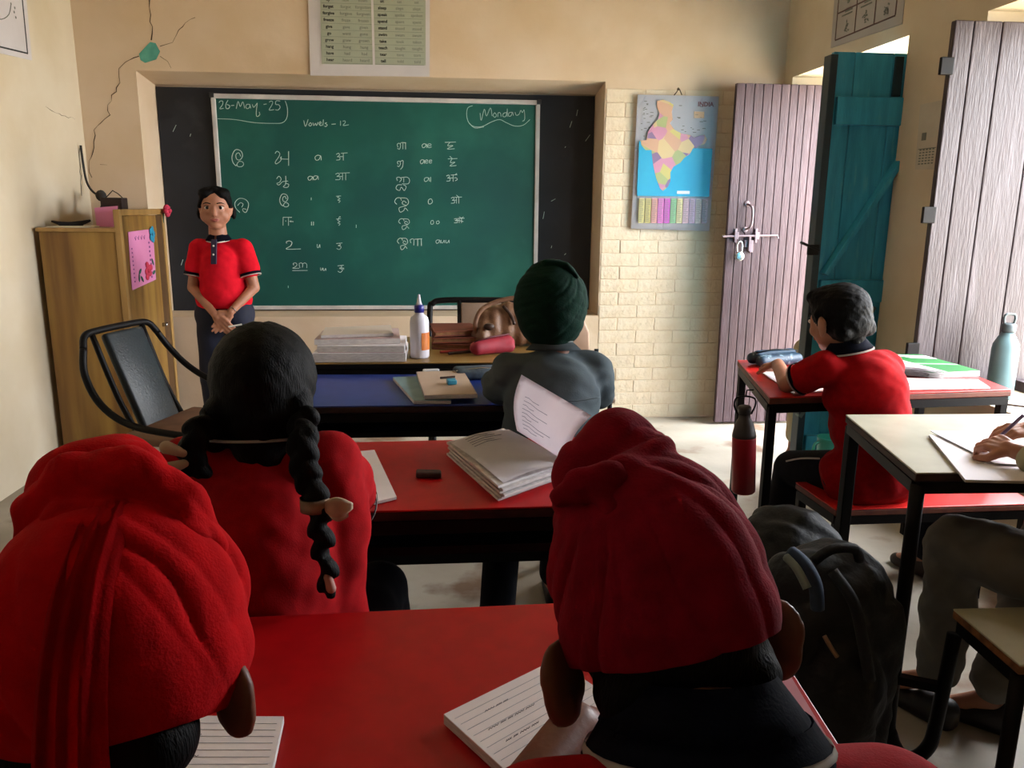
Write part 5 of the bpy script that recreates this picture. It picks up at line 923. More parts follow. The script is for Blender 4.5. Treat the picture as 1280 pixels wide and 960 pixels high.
# ---- child with the maroon turban, near centre right
def near_child():
    ch = thing('person', 'child in a maroon turban and navy collar seen from behind at the nearest desk', 'person', (.17, .43, .42))
    s = 1.0; F = hframe(.06, .24, -.12); c = V3(.166, .56, .968)
    pr, P = head_prims(c, F, s, ears=False)
    for sg in (-1, 1):
        R = F @ Matrix.Rotation(sg * .75, 3, 'Z') @ Matrix.Rotation(sg * -.12, 3, 'Y')
        e = P(sg * .086, -.016, -.040)
        pr += [('e', e, (.0095, .021, .034), R), ('e', e + F @ V3(sg * .004, -.006, .010), (.008, .018, .024), R), ('e', P(sg * .076, -.004, -.045), (.011, .012, .018), F), ('e', e + F @ V3(sg * -.002, .002, -.020), (.010, .015, .014), R)]
    J = dict(neck=V3(.174, .485, .92), headb=V3(.172, .53, .95), chest=V3(.180, .42, .78), shL=V3(.06, .44, .855), shR=V3(.30, .44, .855), pelvis=V3(.18, .40, .50), hipL=V3(.12, .42, .50), hipR=V3(.24, .42, .50),
             elL=V3(.0, .50, .755), wrL=V3(.125, .665, .785), elR=V3(.37, .42, .60), wrR=V3(.27, .56, .56), knL=V3(.10, .72, .48), knR=V3(.26, .72, .48), anL=V3(.10, .74, .08), anR=V3(.26, .74, .08), toeL=V3(.10, .86, .03), toeR=V3(.26, .86, .03))
    pr += body_prims(J) + [('c', J['elL'], J['wrL'], .031, .024)] + hand_prims(J['wrL'], (.7, .5, -.25), (0, .3, 1), .9, .35, 1) + hand_prims(J['wrR'], (-.6, .5, -.25), (0, .3, 1), .9, .45, -1)
    body = blob('body', pr, M_SKIND, ch, .0035, 4)
    blob('shirt', [('c', J['pelvis'], J['chest'], .115, .112), ('c', J['shL'], J['shR'], .058, .058), ('c', J['chest'], V3(.176, .468, .885), .10, .058), ('c', J['shL'], J['shL'].lerp(J['elL'], .62), .056, .056), ('c', J['shR'], J['shR'].lerp(J['elR'], .62), .056, .056), ('c', J['hipL'], J['hipR'], .10, .10)], M_REDK, ch, .006, 9, fold=lambda co: .003 * nz(co, 30))
    for k in 'LR': sleeve_trim(ch, J['sh' + k], J['el' + k], .64, .056)
    blob('trousers', [('c', J['hipL'], J['hipR'], .098, .098)] + [('c', J['hip' + k], J['kn' + k], .082, .062) for k in 'LR'] + [('c', J['kn' + k], J['an' + k] + V3(0, 0, .04), .060, .052) for k in 'LR'], M_BLKT, ch, .008, 3)
    for k in 'LR': shoe('shoe', J['an' + k], J['toe' + k], M_IRON, ch)
    # collar: stand of navy knit lying on the shoulders with a white line near its edge
    up = V3(0, .38, 1).normalized()
    ringband('collar', V3(.182, .486, .918), up, .074, .053, .030, M_NAVY, ch, sq=.88)
    ringband('collar_leaf', V3(.184, .478, .896), up, .089, .074, .024, M_NAVY, ch, sq=.88)
    ringband('collar_stripe', V3(.184, .4792, .8995), up, .0882, .0857, .005, M_WTRIM, ch, sq=.885)
    hp = [('e', P(0, -.018, .0), (.073, .080, .078), F), ('c', P(-.035, -.050, -.045), P(.035, -.050, -.045), .034, .034), ('c', P(0, -.045, -.05), P(0, -.030, -.108), .040, .036), ('c', P(-.022, -.04, -.05), P(-.018, -.032, -.088), .028, .018), ('c', P(.022, -.04, -.05), P(.018, -.032, -.088), .028, .018)]
    blob('hair', hp, M_HAIR, ch, .0045, 4, fold=lambda co: .0012 * nz(co, 140))
    T0 = P(0, -.005, .028)
    tur = blob('turban', [('e', T0, (.083, .097, .084), F), ('e', P(.0, -.018, .0), (.085, .092, .076), F), ('e', P(0, .0, .045), (.078, .085, .075), F),
                    ('c', P(-.018, .03, .100), P(.0, .04, .112), .044, .042), ('c', P(-.045, -.018, .096), P(-.016, -.022, .102), .015, .020), ('c', P(-.060, .0, .086), P(-.045, -.018, .096), .012, .015), ('c', P(-.02, -.022, .104), P(.025, .005, .118), .017, .012), ('c', P(.025, .005, .118), P(.035, .05, .118), .012, .012)],
         M_TURM, ch, .0028, 3, fold=turban_fold((P(-.042, -.03, .105) - T0), T0, 7, .0075, .35, 1.3, .42), cut=[(P(0, -.02, -.024), F @ V3(.05, -.16, -1)), ])
    blob('turban_knot', [('c', P(-.054, -.030, .104), P(-.032, -.034, .106), .013, .015), ('c', P(-.066, -.022, .098), P(-.054, -.030, .104), .009, .012), ('c', P(-.04, -.036, .10), P(-.038, -.052, .085), .010, .007)], M_TURM, tur, .0025, 3, fold=lambda co: .0014 * nz(co, 150))
    return ch
near_child()

# ---- child with the red turban, near left
def near_child_left():
    ch = thing('person', 'child in a bright red turban with a hanging tail of cloth, nearest on the left', 'person', (-.25, .43, .42))
    F = hframe(-.05, .22, -.03); c = V3(-.234, .56, .952)
    pr, P = head_prims(c, F, 1.0, ears=False)
    for sg in (-1, 1):
        R = F @ Matrix.Rotation(sg * .7, 3, 'Z') @ Matrix.Rotation(sg * -.15, 3, 'Y'); e = P(sg * .084, -.010, -.040)
        pr += [('e', e, (.0095, .019, .032), R), ('e', e + F @ V3(sg * .003, -.005, .008), (.008, .017, .022), R), ('e', P(sg * .076, -.002, -.050), (.011, .012, .017), F), ('e', e + F @ V3(sg * -.002, .002, -.018), (.010, .014, .014), R)]
    J = dict(neck=V3(-.245, .48, .845), headb=V3(-.24, .53, .92), chest=V3(-.25, .42, .73), shL=V3(-.38, .43, .775), shR=V3(-.12, .43, .775), pelvis=V3(-.25, .40, .50), hipL=V3(-.31, .42, .50), hipR=V3(-.19, .42, .50),
             elL=V3(-.46, .52, .765), wrL=V3(-.38, .70, .775), elR=V3(-.10, .47, .63), wrR=V3(-.17, .50, .50), knL=V3(-.33, .72, .48), knR=V3(-.17, .72, .48), anL=V3(-.33, .74, .08), anR=V3(-.17, .74, .08), toeL=V3(-.33, .86, .03), toeR=V3(-.17, .86, .03))
    pr += body_prims(J) + hand_prims(J['wrL'], (.6, .5, -.25), (0, .3, 1), .9, .45, 1) + hand_prims(J['wrR'], (0, 1, -.1), (0, 0, 1), .9, .3, -1)
    blob('body', pr, M_SKIND, ch, .0035, 4)
    blob('shirt', [('c', J['pelvis'], J['chest'], .115, .108), ('c', J['shL'], J['shR'], .054, .054), ('c', J['chest'], V3(-.245, .455, .80), .095, .05), ('c', J['shL'], J['shL'].lerp(J['elL'], .62), .054, .054), ('c', J['shR'], J['shR'].lerp(J['elR'], .62), .052, .052), ('c', J['hipL'], J['hipR'], .10, .10)], M_REDK, ch, .006, 9, fold=lambda co: .003 * nz(co, 30))
    for k in 'LR': sleeve_trim(ch, J['sh' + k], J['el' + k], .64, .054)
    blob('trousers', [('c', J['hipL'], J['hipR'], .098, .098)] + [('c', J['hip' + k], J['kn' + k], .082, .062) for k in 'LR'] + [('c', J['kn' + k], J['an' + k] + V3(0, 0, .04), .060, .052) for k in 'LR'], M_BLKT, ch, .008, 3)
    for k in 'LR': shoe('shoe', J['an' + k], J['toe' + k], M_IRON, ch)
    up = V3(0, .28, 1).normalized()
    ringband('collar', V3(-.245, .472, .842), up, .082, .050, .030, M_NAVY, ch, sq=.88)
    ringband('collar_stripe', V3(-.245, .4715, .840), up, .0845, .081, .005, M_WTRIM, ch, sq=.88)
    hp = [('e', P(0, -.018, -.002), (.073, .080, .076), F), ('c', P(-.035, -.050, -.05), P(.035, -.050, -.05), .034, .034), ('c', P(0, -.045, -.055), P(0, -.035, -.10), .038, .028), ('c', P(-.022, -.04, -.05), P(-.018, -.032, -.088), .028, .018), ('c', P(.022, -.04, -.05), P(.018, -.032, -.088), .028, .018)]
    blob('hair', hp, M_HAIR, ch, .0045, 4)
    T0 = P(0, -.005, .026)
    def twist(co): return turban_fold((P(-.03, -.02, .10) - T0), T0, 6, .0085, -.3, 4.1, .45)(co)
    tur = blob('turban', [('e', T0, (.090, .099, .087), F), ('e', P(-.012, -.014, .0), (.094, .094, .080), F), ('e', P(.006, -.012, -.004), (.088, .090, .074), F),
                    ('c', P(-.035, .02, .108), P(-.015, .03, .112), .042, .042)], M_TURR, ch, .0028, 3, fold=twist, cut=[(P(0, -.02, -.062), F @ V3(.22, -.25, -1))])
    blob('turban_roll', [('c', P(-.052, -.016, .066), P(-.054, -.008, .100), .017, .020), ('c', P(-.054, -.008, .100), P(-.028, -.010, .122), .020, .022), ('c', P(-.028, -.010, .122), P(.012, -.012, .124), .022, .021), ('c', P(.012, -.012, .124), P(.048, -.010, .104), .021, .017), ('c', P(.048, -.010, .104), P(.066, .0, .072), .017, .012),
                    ('c', P(-.024, -.028, .096), P(.02, -.034, .092), .018, .014), ('c', P(.02, -.034, .092), P(.060, -.02, .080), .014, .009)], M_TURR, tur, .0028, 3, fold=lambda co: .0025 * nz(co, 90, 2) - .0016 * (1 - np.abs(np.sin(co[:, 0] * 150 + co[:, 2] * 90)) ** .6))
    # tail of cloth from the knot down over the back of the head
    tp = [P(.006, -.030, .108), P(.010, -.064, .088), P(.013, -.094, .055), P(.015, -.111, .010), P(.015, -.115, -.030), P(.013, -.109, -.065), P(.010, -.10, -.095)]
    tp, _ = catmull(tp, 5)
    def tail(u, v):
        i = min(int(v * (len(tp) - 1)), len(tp) - 2); f = v * (len(tp) - 1) - i; p = tp[i].lerp(tp[i + 1], f)
        wd = .017 + .010 * v; x = F @ V3(1, 0, 0); n = F @ V3(0, -1, .25)
        a = (u - .5) * 2
        return p + x * a * wd + n * (.011 * (1 - a * a) ** .5 + .0022 * math.cos(a * 11 + v * 2) + .001 * math.sin(a * 23 + v * 5) - .004)
    MB().grid(tail, 26, 46, .003).out('turban_tail', M_TURR, tur, True)
    return ch
near_child_left()

# ---- girl with two braids
def braid(P0, name, parent, r0=.017, r1=.012, turns=9):
    pts, _ = catmull([Vector(p) for p in P0], 8); N = len(pts); pr = []
    for k in range(turns):
        i = k / turns * (N - 1); a = pts[int(i)]; d = (pts[min(N - 1, int(i) + 3)] - a).normalized(); r = r0 + (r1 - r0) * k / turns
        x = d.cross(V3(0, 1, 0)).normalized(); y = d.cross(x)
        sg = 1 if k % 2 else -1
        pr.append(('e', a + x * sg * r * .34 + y * .003, (r * .72, r * .95, r * 1.35), Matrix((x, y, d)).transposed() @ Matrix.Rotation(sg * .55, 3, 'Y')))
    pr.append(('c', pts[0], pts[N // 2], r0 * .6, r0 * .55)); pr.append(('c', pts[N // 2], pts[-1], r0 * .55, r1 * .55))
    return blob(name, pr, M_HAIR, parent, .0035, 1)
def braid_girl():
    ch = thing('person', 'girl with two black braids and cream ribbons in a red shirt at the middle desk', 'person', (-.27, 1.15, .42))
    F = hframe(.03, .10, 0); s = 1.02; c = V3(-.264, 1.21, .990)
    pr, P = head_prims(c, F, s, ears=False)
    J = dict(neck=V3(-.272, 1.18, .93), headb=V3(-.266, 1.19, .97), chest=V3(-.27, 1.15, .79), shL=V3(-.372, 1.18, .875), shR=V3(-.172, 1.18, .875), pelvis=V3(-.27, 1.16, .52), hipL=V3(-.32, 1.18, .50), hipR=V3(-.21, 1.18, .50),
             elL=V3(-.45, 1.33, .80), wrL=V3(-.39, 1.42, .90), elR=V3(-.15, 1.33, .765), wrR=V3(-.19, 1.48, .755), knL=V3(-.38, 1.52, .50), knR=V3(-.13, 1.52, .50), anL=V3(-.37, 1.48, .08), anR=V3(-.08, 1.42, .08), toeL=V3(-.37, 1.60, .03), toeR=V3(-.06, 1.54, .03))
    pr += body_prims(J) + [('c', J['elL'], J['wrL'], .034, .026)] + hand_prims(J['wrL'], (.45, .3, .45), (-.6, -.4, .3), .9, .5, 1) + hand_prims(J['wrR'], (-.3, 1, -.1), (0, 0, 1), .9, .35, -1)
    blob('body', pr, M_SKIN, ch, .005, 3)
    def fold(co): return .006 * nz(co, 24, 1) + .0025 * nz(co, 55, 4) + .003 * np.sin(co[:, 2] * 70 + 14 * co[:, 0]) * np.clip((.74 - co[:, 2]) * 6, 0, 1)
    blob('shirt', [('c', V3(-.27, 1.15, .55), J['chest'], .125, .112), ('c', J['shL'], J['shR'], .056, .056), ('c', J['chest'], V3(-.27, 1.175, .885), .10, .058), ('c', J['shL'], V3(-.435, 1.26, .80), .055, .050), ('c', J['shR'], V3(-.158, 1.27, .80), .055, .053), ('c', J['shR'], V3(-.165, 1.19, .78), .056, .054), ('c', V3(-.165, 1.19, .78), V3(-.185, 1.17, .66), .054, .060), ('c', J['hipL'], J['hipR'], .11, .11), ('c', V3(-.17, 1.17, .60), V3(-.18, 1.17, .72), .062, .05)], M_REDK, ch, .006, 10, fold=fold)
    ringband('sleeve_band', V3(-.437, 1.262, .80), (-.3, .9, -.05), .052, .052, .012, M_NAVY, ch); ringband('sleeve_band', V3(-.160, 1.272, .79), (.2, 1, -.1), .053, .053, .012, M_NAVY, ch); ringband('sleeve_piping', V3(-.1595, 1.268, .79), (.2, 1, -.1), .0545, .0545, .004, M_WTRIM, ch)
    blob('trousers', [('c', J['hipL'], J['hipR'], .10, .10)] + [('c', J['hip' + k], J['kn' + k], .080, .062) for k in 'LR'] + [('c', J['kn' + k], J['an' + k] + V3(0, 0, .04), .058, .055) for k in 'LR'], M_BLKT, ch, .008, 3, fold=lambda co: .004 * nz(co, 30))
    for k in 'LR': shoe('shoe', J['an' + k], J['toe' + k], M_IRON, ch)
    up = V3(0, .15, 1).normalized()
    ringband('collar', V3(-.272, 1.175, .928), up, .080, .054, .028, M_NAVY, ch, sq=.82); ringband('collar_stripe', V3(-.272, 1.1745, .930), up, .0795, .0765, .004, M_WTRIM, ch, sq=.83)
    hair = blob('hair', [('e', P(0, -.014, .024), (.078, .090, .084), F), ('e', P(0, -.03, -.012), (.074, .066, .070), F), ('c', P(-.05, -.055, -.02), P(-.064, -.045, -.062), .028, .020), ('c', P(.05, -.055, -.01), P(.062, -.060, -.05), .026, .020), ('c', P(0, -.05, -.03), P(0, -.036, -.085), .048, .044)], M_HAIR, ch, .0045, 3, fold=lambda co: .001 * nz(co, 150) - .002 * np.exp(-((co[:, 0] + .262) / .004) ** 2))
    braid([P(.066, -.055, -.03), (-.190, 1.085, .955), (-.185, 1.065, .915), (-.168, 1.05, .87), (-.163, 1.045, .81), (-.156, 1.05, .735)], 'braid', hair, .0195, .0135, 17)
    braid([P(-.062, -.05, -.03), (-.340, 1.11, .955), (-.345, 1.10, .925), (-.338, 1.10, .90)], 'braid', hair, .0185, .015, 8)
    M_RIB = mat('cream_ribbon', '#b59a80', '#a98e74', rough=.6, scale=40)
    b = MB(); b.grid(lambda u, v: V3(-.172 + .018 * math.cos(2 * PI * u), 1.048 + .018 * math.sin(2 * PI * u), .862 + .018 * v), 16, 2, .002)
    for (sx_, L, dz) in ((1, .036, .0), (1, .030, -.012)):
        b.grid(lambda u, v, L=L, dz=dz: V3(-.156 + L * u, 1.035 - .006 * math.sin(PI * u), .872 + dz * u + (.004 + .010 * math.sin(PI * min(1, u * .9 + .1))) * (2 * v - 1)), 10, 4, .002)
    b.out('ribbon', M_RIB, hair, True)
    b = MB()
    for (a, c_) in (((-.352, 1.085, .935), (-.372, 1.08, .945)), ((-.350, 1.085, .920), (-.370, 1.08, .915))): b.cap(a, c_, .006, .009)
    b.out('ribbon', M_RIB, hair, True)
    b = MB(); b.cap((-.157, 1.036, .768), (-.153, 1.034, .752), .006, .007); b.out('hair_tie', mat('pink_elastic', '#a8786c', rough=.6), hair, True)
    return ch
braid_girl()

# ---- child with the dark green turban
def green_child():
    ch = thing('person', 'child in a dark green turban and grey shirt, seated at the blue desk', 'person', (.30, 2.02, .42))
    F = hframe(.0, .06, .0); c = V3(.294, 2.10, 1.0)
    pr, P = head_prims(c, F, 1.05)
    J = dict(neck=V3(.298, 2.05, .885), headb=V3(.295, 2.08, .95), chest=V3(.295, 2.04, .74), shL=V3(.185, 2.06, .84), shR=V3(.405, 2.06, .84), pelvis=V3(.29, 2.02, .52), hipL=V3(.235, 2.03, .50), hipR=V3(.35, 2.03, .50),
             elL=V3(.155, 2.24, .765), wrL=V3(.24, 2.40, .765), elR=V3(.435, 2.18, .755), wrR=V3(.36, 2.36, .77), knL=V3(.20, 2.30, .48), knR=V3(.38, 2.34, .49), anL=V3(.15, 2.04, .10), anR=V3(.36, 2.36, .08), toeL=V3(.14, 2.15, .03), toeR=V3(.36, 2.48, .03))
    pr += body_prims(J, 1.05) + hand_prims(J['wrL'], (.7, .6, -.05), (0, 0, 1), .95, .35, -1) + hand_prims(J['wrR'], (-.6, .7, -.05), (0, 0, 1), .95, .35, 1)
    blob('body', pr, M_SKIN, ch, .006, 3)
    def fold(co): return .006 * nz(co, 26, 3) + .005 * nz(co * np.array([1, 1, 2.2]), 40, 6) * .6 + .004 * np.sin(co[:, 2] * 55 + 9 * co[:, 0]) * np.clip((.80 - co[:, 2]) * 8, 0, 1)
    blob('shirt', [('c', V3(.29, 2.03, .53), J['chest'], .125, .122), ('c', J['shL'], J['shR'], .055, .055), ('c', V3(.29, 2.04, .66), V3(.295, 2.05, .78), .125, .128), ('c', J['chest'], V3(.297, 2.055, .87), .105, .058), ('c', J['shL'], V3(.160, 2.15, .77), .052, .046), ('c', V3(.160, 2.15, .77), V3(.165, 2.29, .765), .046, .040), ('c', J['shR'], V3(.432, 2.12, .765), .052, .046), ('c', V3(.432, 2.12, .765), V3(.42, 2.26, .765), .046, .040), ('c', J['hipL'], J['hipR'], .115, .115)], M_GREY, ch, .007, 8, fold=fold)
    b = MB(); b.tube([(.19, 1.935, .80), (.25, 1.918, .796), (.34, 1.918, .796), (.40, 1.935, .80)], .0016, n=5, smooth=4); b.out('yoke_seam', mat('grey_stitching', '#4a555a', rough=.8), ch, True)
    ringband('collar', V3(.298, 2.06, .90), V3(0, .12, 1), .074, .050, .022, M_GREY, ch, sq=.85); ringband('collar_edge', V3(.298, 2.06, .921), V3(0, .12, 1), .052, .051, .006, mat('pale_lining', '#8b9291', rough=.8), ch, sq=.85)
    blob('trousers', [('c', J['hipL'], J['hipR'], .10, .10)] + [('c', J['hip' + k], J['kn' + k], .080, .062) for k in 'LR'] + [('c', J['kn' + k], J['an' + k] + V3(0, 0, .04), .058, .050) for k in 'LR'], M_BLKT, ch, .008, 3)
    for k in 'LR': shoe('shoe', J['an' + k], J['toe' + k], M_IRON, ch)
    T0 = P(0, -.002, .02)
    def tf(co):
        d = turban_fold((P(.03, -.05, .11) - T0), T0, 9, .003, .9, .7, .15)(co)
        return d - .0022 * (1 - np.abs(np.sin((co[:, 2] * 1.0 + co[:, 0] * .55) * 85)) ** .5) * np.clip((co[:, 0] - .30) * 14, 0, 1)
    tur = blob('turban', [('e', T0, (.100, .108, .108), F), ('e', P(0, -.012, -.012), (.092, .098, .092), F), ('e', P(.0, .0, .045), (.086, .094, .088), F), ('c', P(.0, -.03, -.06), P(.0, -.03, -.06), .055, .055)], M_TURG, ch, .004, 3, fold=tf, cut=[(P(0, -.02, -.092), F @ V3(0, .1, -1))])
    blob('turban_tuck', [('c', P(-.02, -.04, .118), P(.03, -.05, .112), .010, .010), ('c', P(.03, -.05, .112), P(.055, -.06, .085), .010, .006)], M_TURG, tur, .003, 3)
    return ch
green_child()

# ---- child by the window
def window_child():
    ch = thing('person', 'short haired child in a red shirt leaning over the desk by the window', 'person', (1.28, 2.17, .42))
    F = hframe(.40, .18, -.08); c = V3(1.168, 2.24, .948); s = .98
    pr, P = head_prims(c, F, s)
    J = dict(neck=V3(1.195, 2.21, .868), headb=V3(1.175, 2.225, .92), chest=V3(1.225, 2.19, .74), shL=V3(1.12, 2.20, .815), shR=V3(1.31, 2.21, .815), pelvis=V3(1.29, 2.18, .51), hipL=V3(1.24, 2.19, .49), hipR=V3(1.35, 2.19, .495),
             elL=V3(1.055, 2.30, .745), wrL=V3(1.11, 2.50, .765), elR=V3(1.40, 2.36, .765), wrR=V3(1.30, 2.50, .765), knL=V3(1.19, 2.50, .405), knR=V3(1.62, 2.44, .47), anL=V3(1.19, 2.54, .08), anR=V3(1.70, 2.47, .08), toeL=V3(1.18, 2.66, .03), toeR=V3(1.66, 2.57, .03))
    pr += body_prims(J, .95) + [('c', J['elL'], J['wrL'], .027, .021)] + hand_prims(J['wrL'], (-.1, .9, -.15), (-.2, 0, 1), .9, .4, 1) + hand_prims(J['wrR'], (-.6, .6, -.05), (0, 0, 1), .9, .4, 1)
    body = blob('body', pr, M_SKINL, ch, .005, 3)
    face(P, F, s, body)
    def fold(co): return .0045 * nz(co, 26, 5) + .002 * nz(co, 60, 2) + .0035 * np.sin(co[:, 2] * 60 - 25 * co[:, 0]) * np.clip((.80 - co[:, 2]) * 8, 0, 1)
    blob('shirt', [('c', V3(1.295, 2.18, .53), V3(1.27, 2.18, .62), .112, .108), ('c', V3(1.27, 2.18, .62), V3(1.245, 2.19, .76), .112, .112), ('c', J['shL'], J['shR'], .050, .050), ('c', J['chest'], V3(1.20, 2.20, .845), .10, .052), ('c', J['shL'], V3(1.085, 2.25, .775), .052, .050), ('c', J['shR'], V3(1.345, 2.27, .79), .048, .048), ('c', J['hipL'], J['hipR'], .10, .10)], M_REDK, ch, .006, 10, fold=fold)
    sleeve_trim(ch, J['shL'], J['elL'], .60, .050); sleeve_trim(ch, J['shR'], J['elR'], .60, .052)
    blob('trousers', [('c', J['hipL'], J['hipR'], .094, .094)] + [('c', J['hip' + k], J['kn' + k], .075, .062) for k in 'LR'] + [('c', J['kn' + k], J['an' + k] + V3(0, 0, .05), .060, .066) for k in 'LR'], M_BLKT, ch, .008, 3)
    for k in 'LR': shoe('shoe', J['an' + k], J['toe' + k], mat('dark_brown_shoe', '#2a1c16', rough=.5), ch)
    MB().tube([(1.165, 2.27, .515), (1.145, 2.35, .49), (1.135, 2.43, .455)], .003, n=6, smooth=3).out('trouser_piping', M_WTRIM, ch, True)
    ringband('collar', V3(1.192, 2.212, .865), V3(-.2, .1, 1), .070, .050, .032, M_NAVY, ch, sq=.9); ringband('collar_stripe', V3(1.193, 2.212, .860), V3(-.2, .1, 1), .0725, .071, .005, M_WTRIM, ch, sq=.9)
    blob('hair', [('e', P(0, -.014, .034), (.077, .088, .078), F), ('e', P(0, -.034, .0), (.073, .066, .066), F), ('c', P(-.05, -.055, -.03), P(.05, -.055, -.03), .026, .026), ('c', P(0, -.05, -.03), P(0, -.045, -.075), .036, .024), ('c', P(-.038, .048, .080), P(.038, .048, .080), .022, .022), ('e', P(.0, .018, .070), (.068, .062, .040), F), ('c', P(-.068, .012, .03), P(-.070, .012, -.002), .014, .006), ('c', P(.068, .012, .03), P(.070, .012, -.002), .014, .006)], M_HAIR, ch, .004, 3, fold=lambda co: .0016 * nz(co, 120) + .001 * nz(co, 260, 4))
    return ch
window_child()

# ---- standing girl
def standing_girl():
    ch = thing('person', 'girl in a red polo shirt and navy trousers standing before the blackboard, hands clasped', 'person', (-1.06, 4.05, 0))
    F = hframe(PI + .16, .02, .0); c = V3(-1.066, 4.045, 1.240); s = 1.0
    # PI turn: she looks back towards the class
    pr, P = head_prims(c, F, s, ek=.86)
    J = dict(neck=V3(-1.066, 4.06, 1.115), headb=V3(-1.066, 4.055, 1.18), chest=V3(-1.058, 4.06, .98), shR=V3(-1.160, 4.06, 1.050), shL=V3(-.955, 4.06, 1.050), pelvis=V3(-1.06, 4.06, .76), hipR=V3(-1.115, 4.06, .73), hipL=V3(-1.005, 4.06, .73),
             elR=V3(-1.195, 4.03, .865), wrR=V3(-1.075, 3.93, .748), elL=V3(-.905, 4.03, .865), wrL=V3(-1.0, 3.935, .758), knR=V3(-1.125, 4.045, .40), knL=V3(-.995, 4.045, .40), anR=V3(-1.13, 4.07, .07), anL=V3(-.99, 4.07, .07), toeR=V3(-1.145, 3.95, .03), toeL=V3(-.97, 3.95, .03))
    pr += [('e', P(0, .03, -.030), (.064, .054, .054), F), ('e', P(-.038, .040, -.028), (.031, .034, .036), F), ('e', P(.038, .040, -.028), (.031, .034, .036), F)] + body_prims(J, .97) + [('c', V3(-1.066, 4.06, 1.07), V3(-1.066, 4.05, 1.20), .046, .038)] + hand_prims(J['wrR'], (.62, -.1, -.75), (-.2, -1, 0), .95, .15, 1) + hand_prims(J['wrL'], (-.62, -.0, -.75), (.2, 1, 0), .9, .12, 1)
    body = blob('body', pr, M_SKINL, ch, .004, 2)
    face(P, F, s, body)
    def fold(co): return .004 * nz(co, 24, 8) + .0015 * nz(co, 60, 2)
    blob('shirt', [('c', V3(-1.058, 4.055, .84), J['chest'], .112, .108), ('c', J['shL'], J['shR'], .046, .046), ('c', J['chest'], V3(-1.066, 4.06, 1.065), .085, .05), ('c', J['shL'], J['shL'].lerp(J['elL'], .50), .050, .054), ('c', J['shR'], J['shR'].lerp(J['elR'], .50), .050, .054), ('c', V3(-1.10, 4.055, .81), V3(-1.02, 4.055, .81), .095, .095)], M_REDG, ch, .006, 10, fold=fold, cut=[(V3(0, 0, .768), V3(0, 0, -1))])
    for k in 'LR': sleeve_trim(ch, J['sh' + k], J['el' + k], .62, .053, .012)
    b = MB(); b.prism([(-1.078, 3.936, .985), (-1.052, 3.934, .985), (-1.052, 3.968, 1.10), (-1.078, 3.968, 1.10)], (0, .012, 0), bev=.002); b.out('placket', mat('navy_placket', '#2a2138', rough=.8), ch)
    for z, y in ((1.07, 3.957), (1.03, 3.945)): MB().ell((-1.065, y, z), (.0045, .003, .0045)).out('button', M_WTRIM, ch, True)
    for sg in (-1, 1):
        b = MB(); b.grid(lambda u, v, sg=sg: V3(-1.066, 4.056, 1.138) + V3(sg * (.038 + .022 * v) * math.sin(PI * (u * .93 + .03)), -(.045 + .022 * v) * math.cos(PI * u) * 1.0 + .0, -.032 * v - .022 * (1 - u)), 14, 3, .003); b.out('collar_leaf', M_NAVY, ch, True)
        b = MB(); b.tube([V3(-1.066, 4.056, 1.138) + V3(sg * .0545 * math.sin(PI * (u * .93 + .03)), -.068 * math.cos(PI * u), -.033 - .022 * (1 - u)) for u in [k / 12 for k in range(13)]], .003, n=6); b.out('collar_piping', M_WTRIM, ch, True)
    blob('trousers', [('c', J['hipL'], J['hipR'], .092, .092), ('c', V3(-1.10, 4.06, .80), V3(-1.02, 4.06, .80), .084, .084)] + [('c', J['hip' + k], J['kn' + k], .083, .072) for k in 'LR'] + [('c', J['kn' + k], J['an' + k] + V3(0, 0, .02), .070, .062) for k in 'LR'], mat('navy_trouser_cloth', '#14172c', '#101326', rough=.8, scale=20), ch, .007, 4, fold=lambda co: .004 * nz(co, 20, 6))
    for k in 'LR': shoe('shoe', J['an' + k], J['toe' + k], M_IRON, ch)
    blob('hair', [('e', P(0, -.016, .036), (.075, .086, .074), F), ('e', P(0, -.03, .0), (.073, .066, .070), F), ('e', P(-.034, .022, .072), (.040, .046, .030), Matrix.Rotation(0, 3, 'Z') @ F), ('e', P(.034, .022, .072), (.040, .046, .030), F), ('c', P(-.004, .048, .090), P(-.052, .044, .058), .013, .012), ('c', P(.004, .048, .090), P(.052, .044, .058), .013, .012), ('c', P(-.052, .044, .058), P(-.070, .018, .015), .012, .012), ('c', P(.052, .044, .058), P(.070, .018, .015), .012, .012), ('e', P(-.078, -.03, -.02), (.014, .02, .03), F), ('e', P(.078, -.03, -.02), (.014, .02, .03), F)], M_HAIR, ch, .004, 3, fold=lambda co: .0012 * nz(co, 130))
    ringband('bangle', V3(-.992, 3.942, .765), (.6, .6, .75), .0215, .0215, .004, M_STEEL, ch)
    o = MB().cyl((-1.005, 3.895, .692), (-.945, 3.905, .702), .004, .004, n=10).out('chalk_stick', M_WTRIM, loc=(-.98, 3.90, .70)); tag(o, 'stick of white chalk held in the hand of the standing girl', 'chalk')
standing_girl()

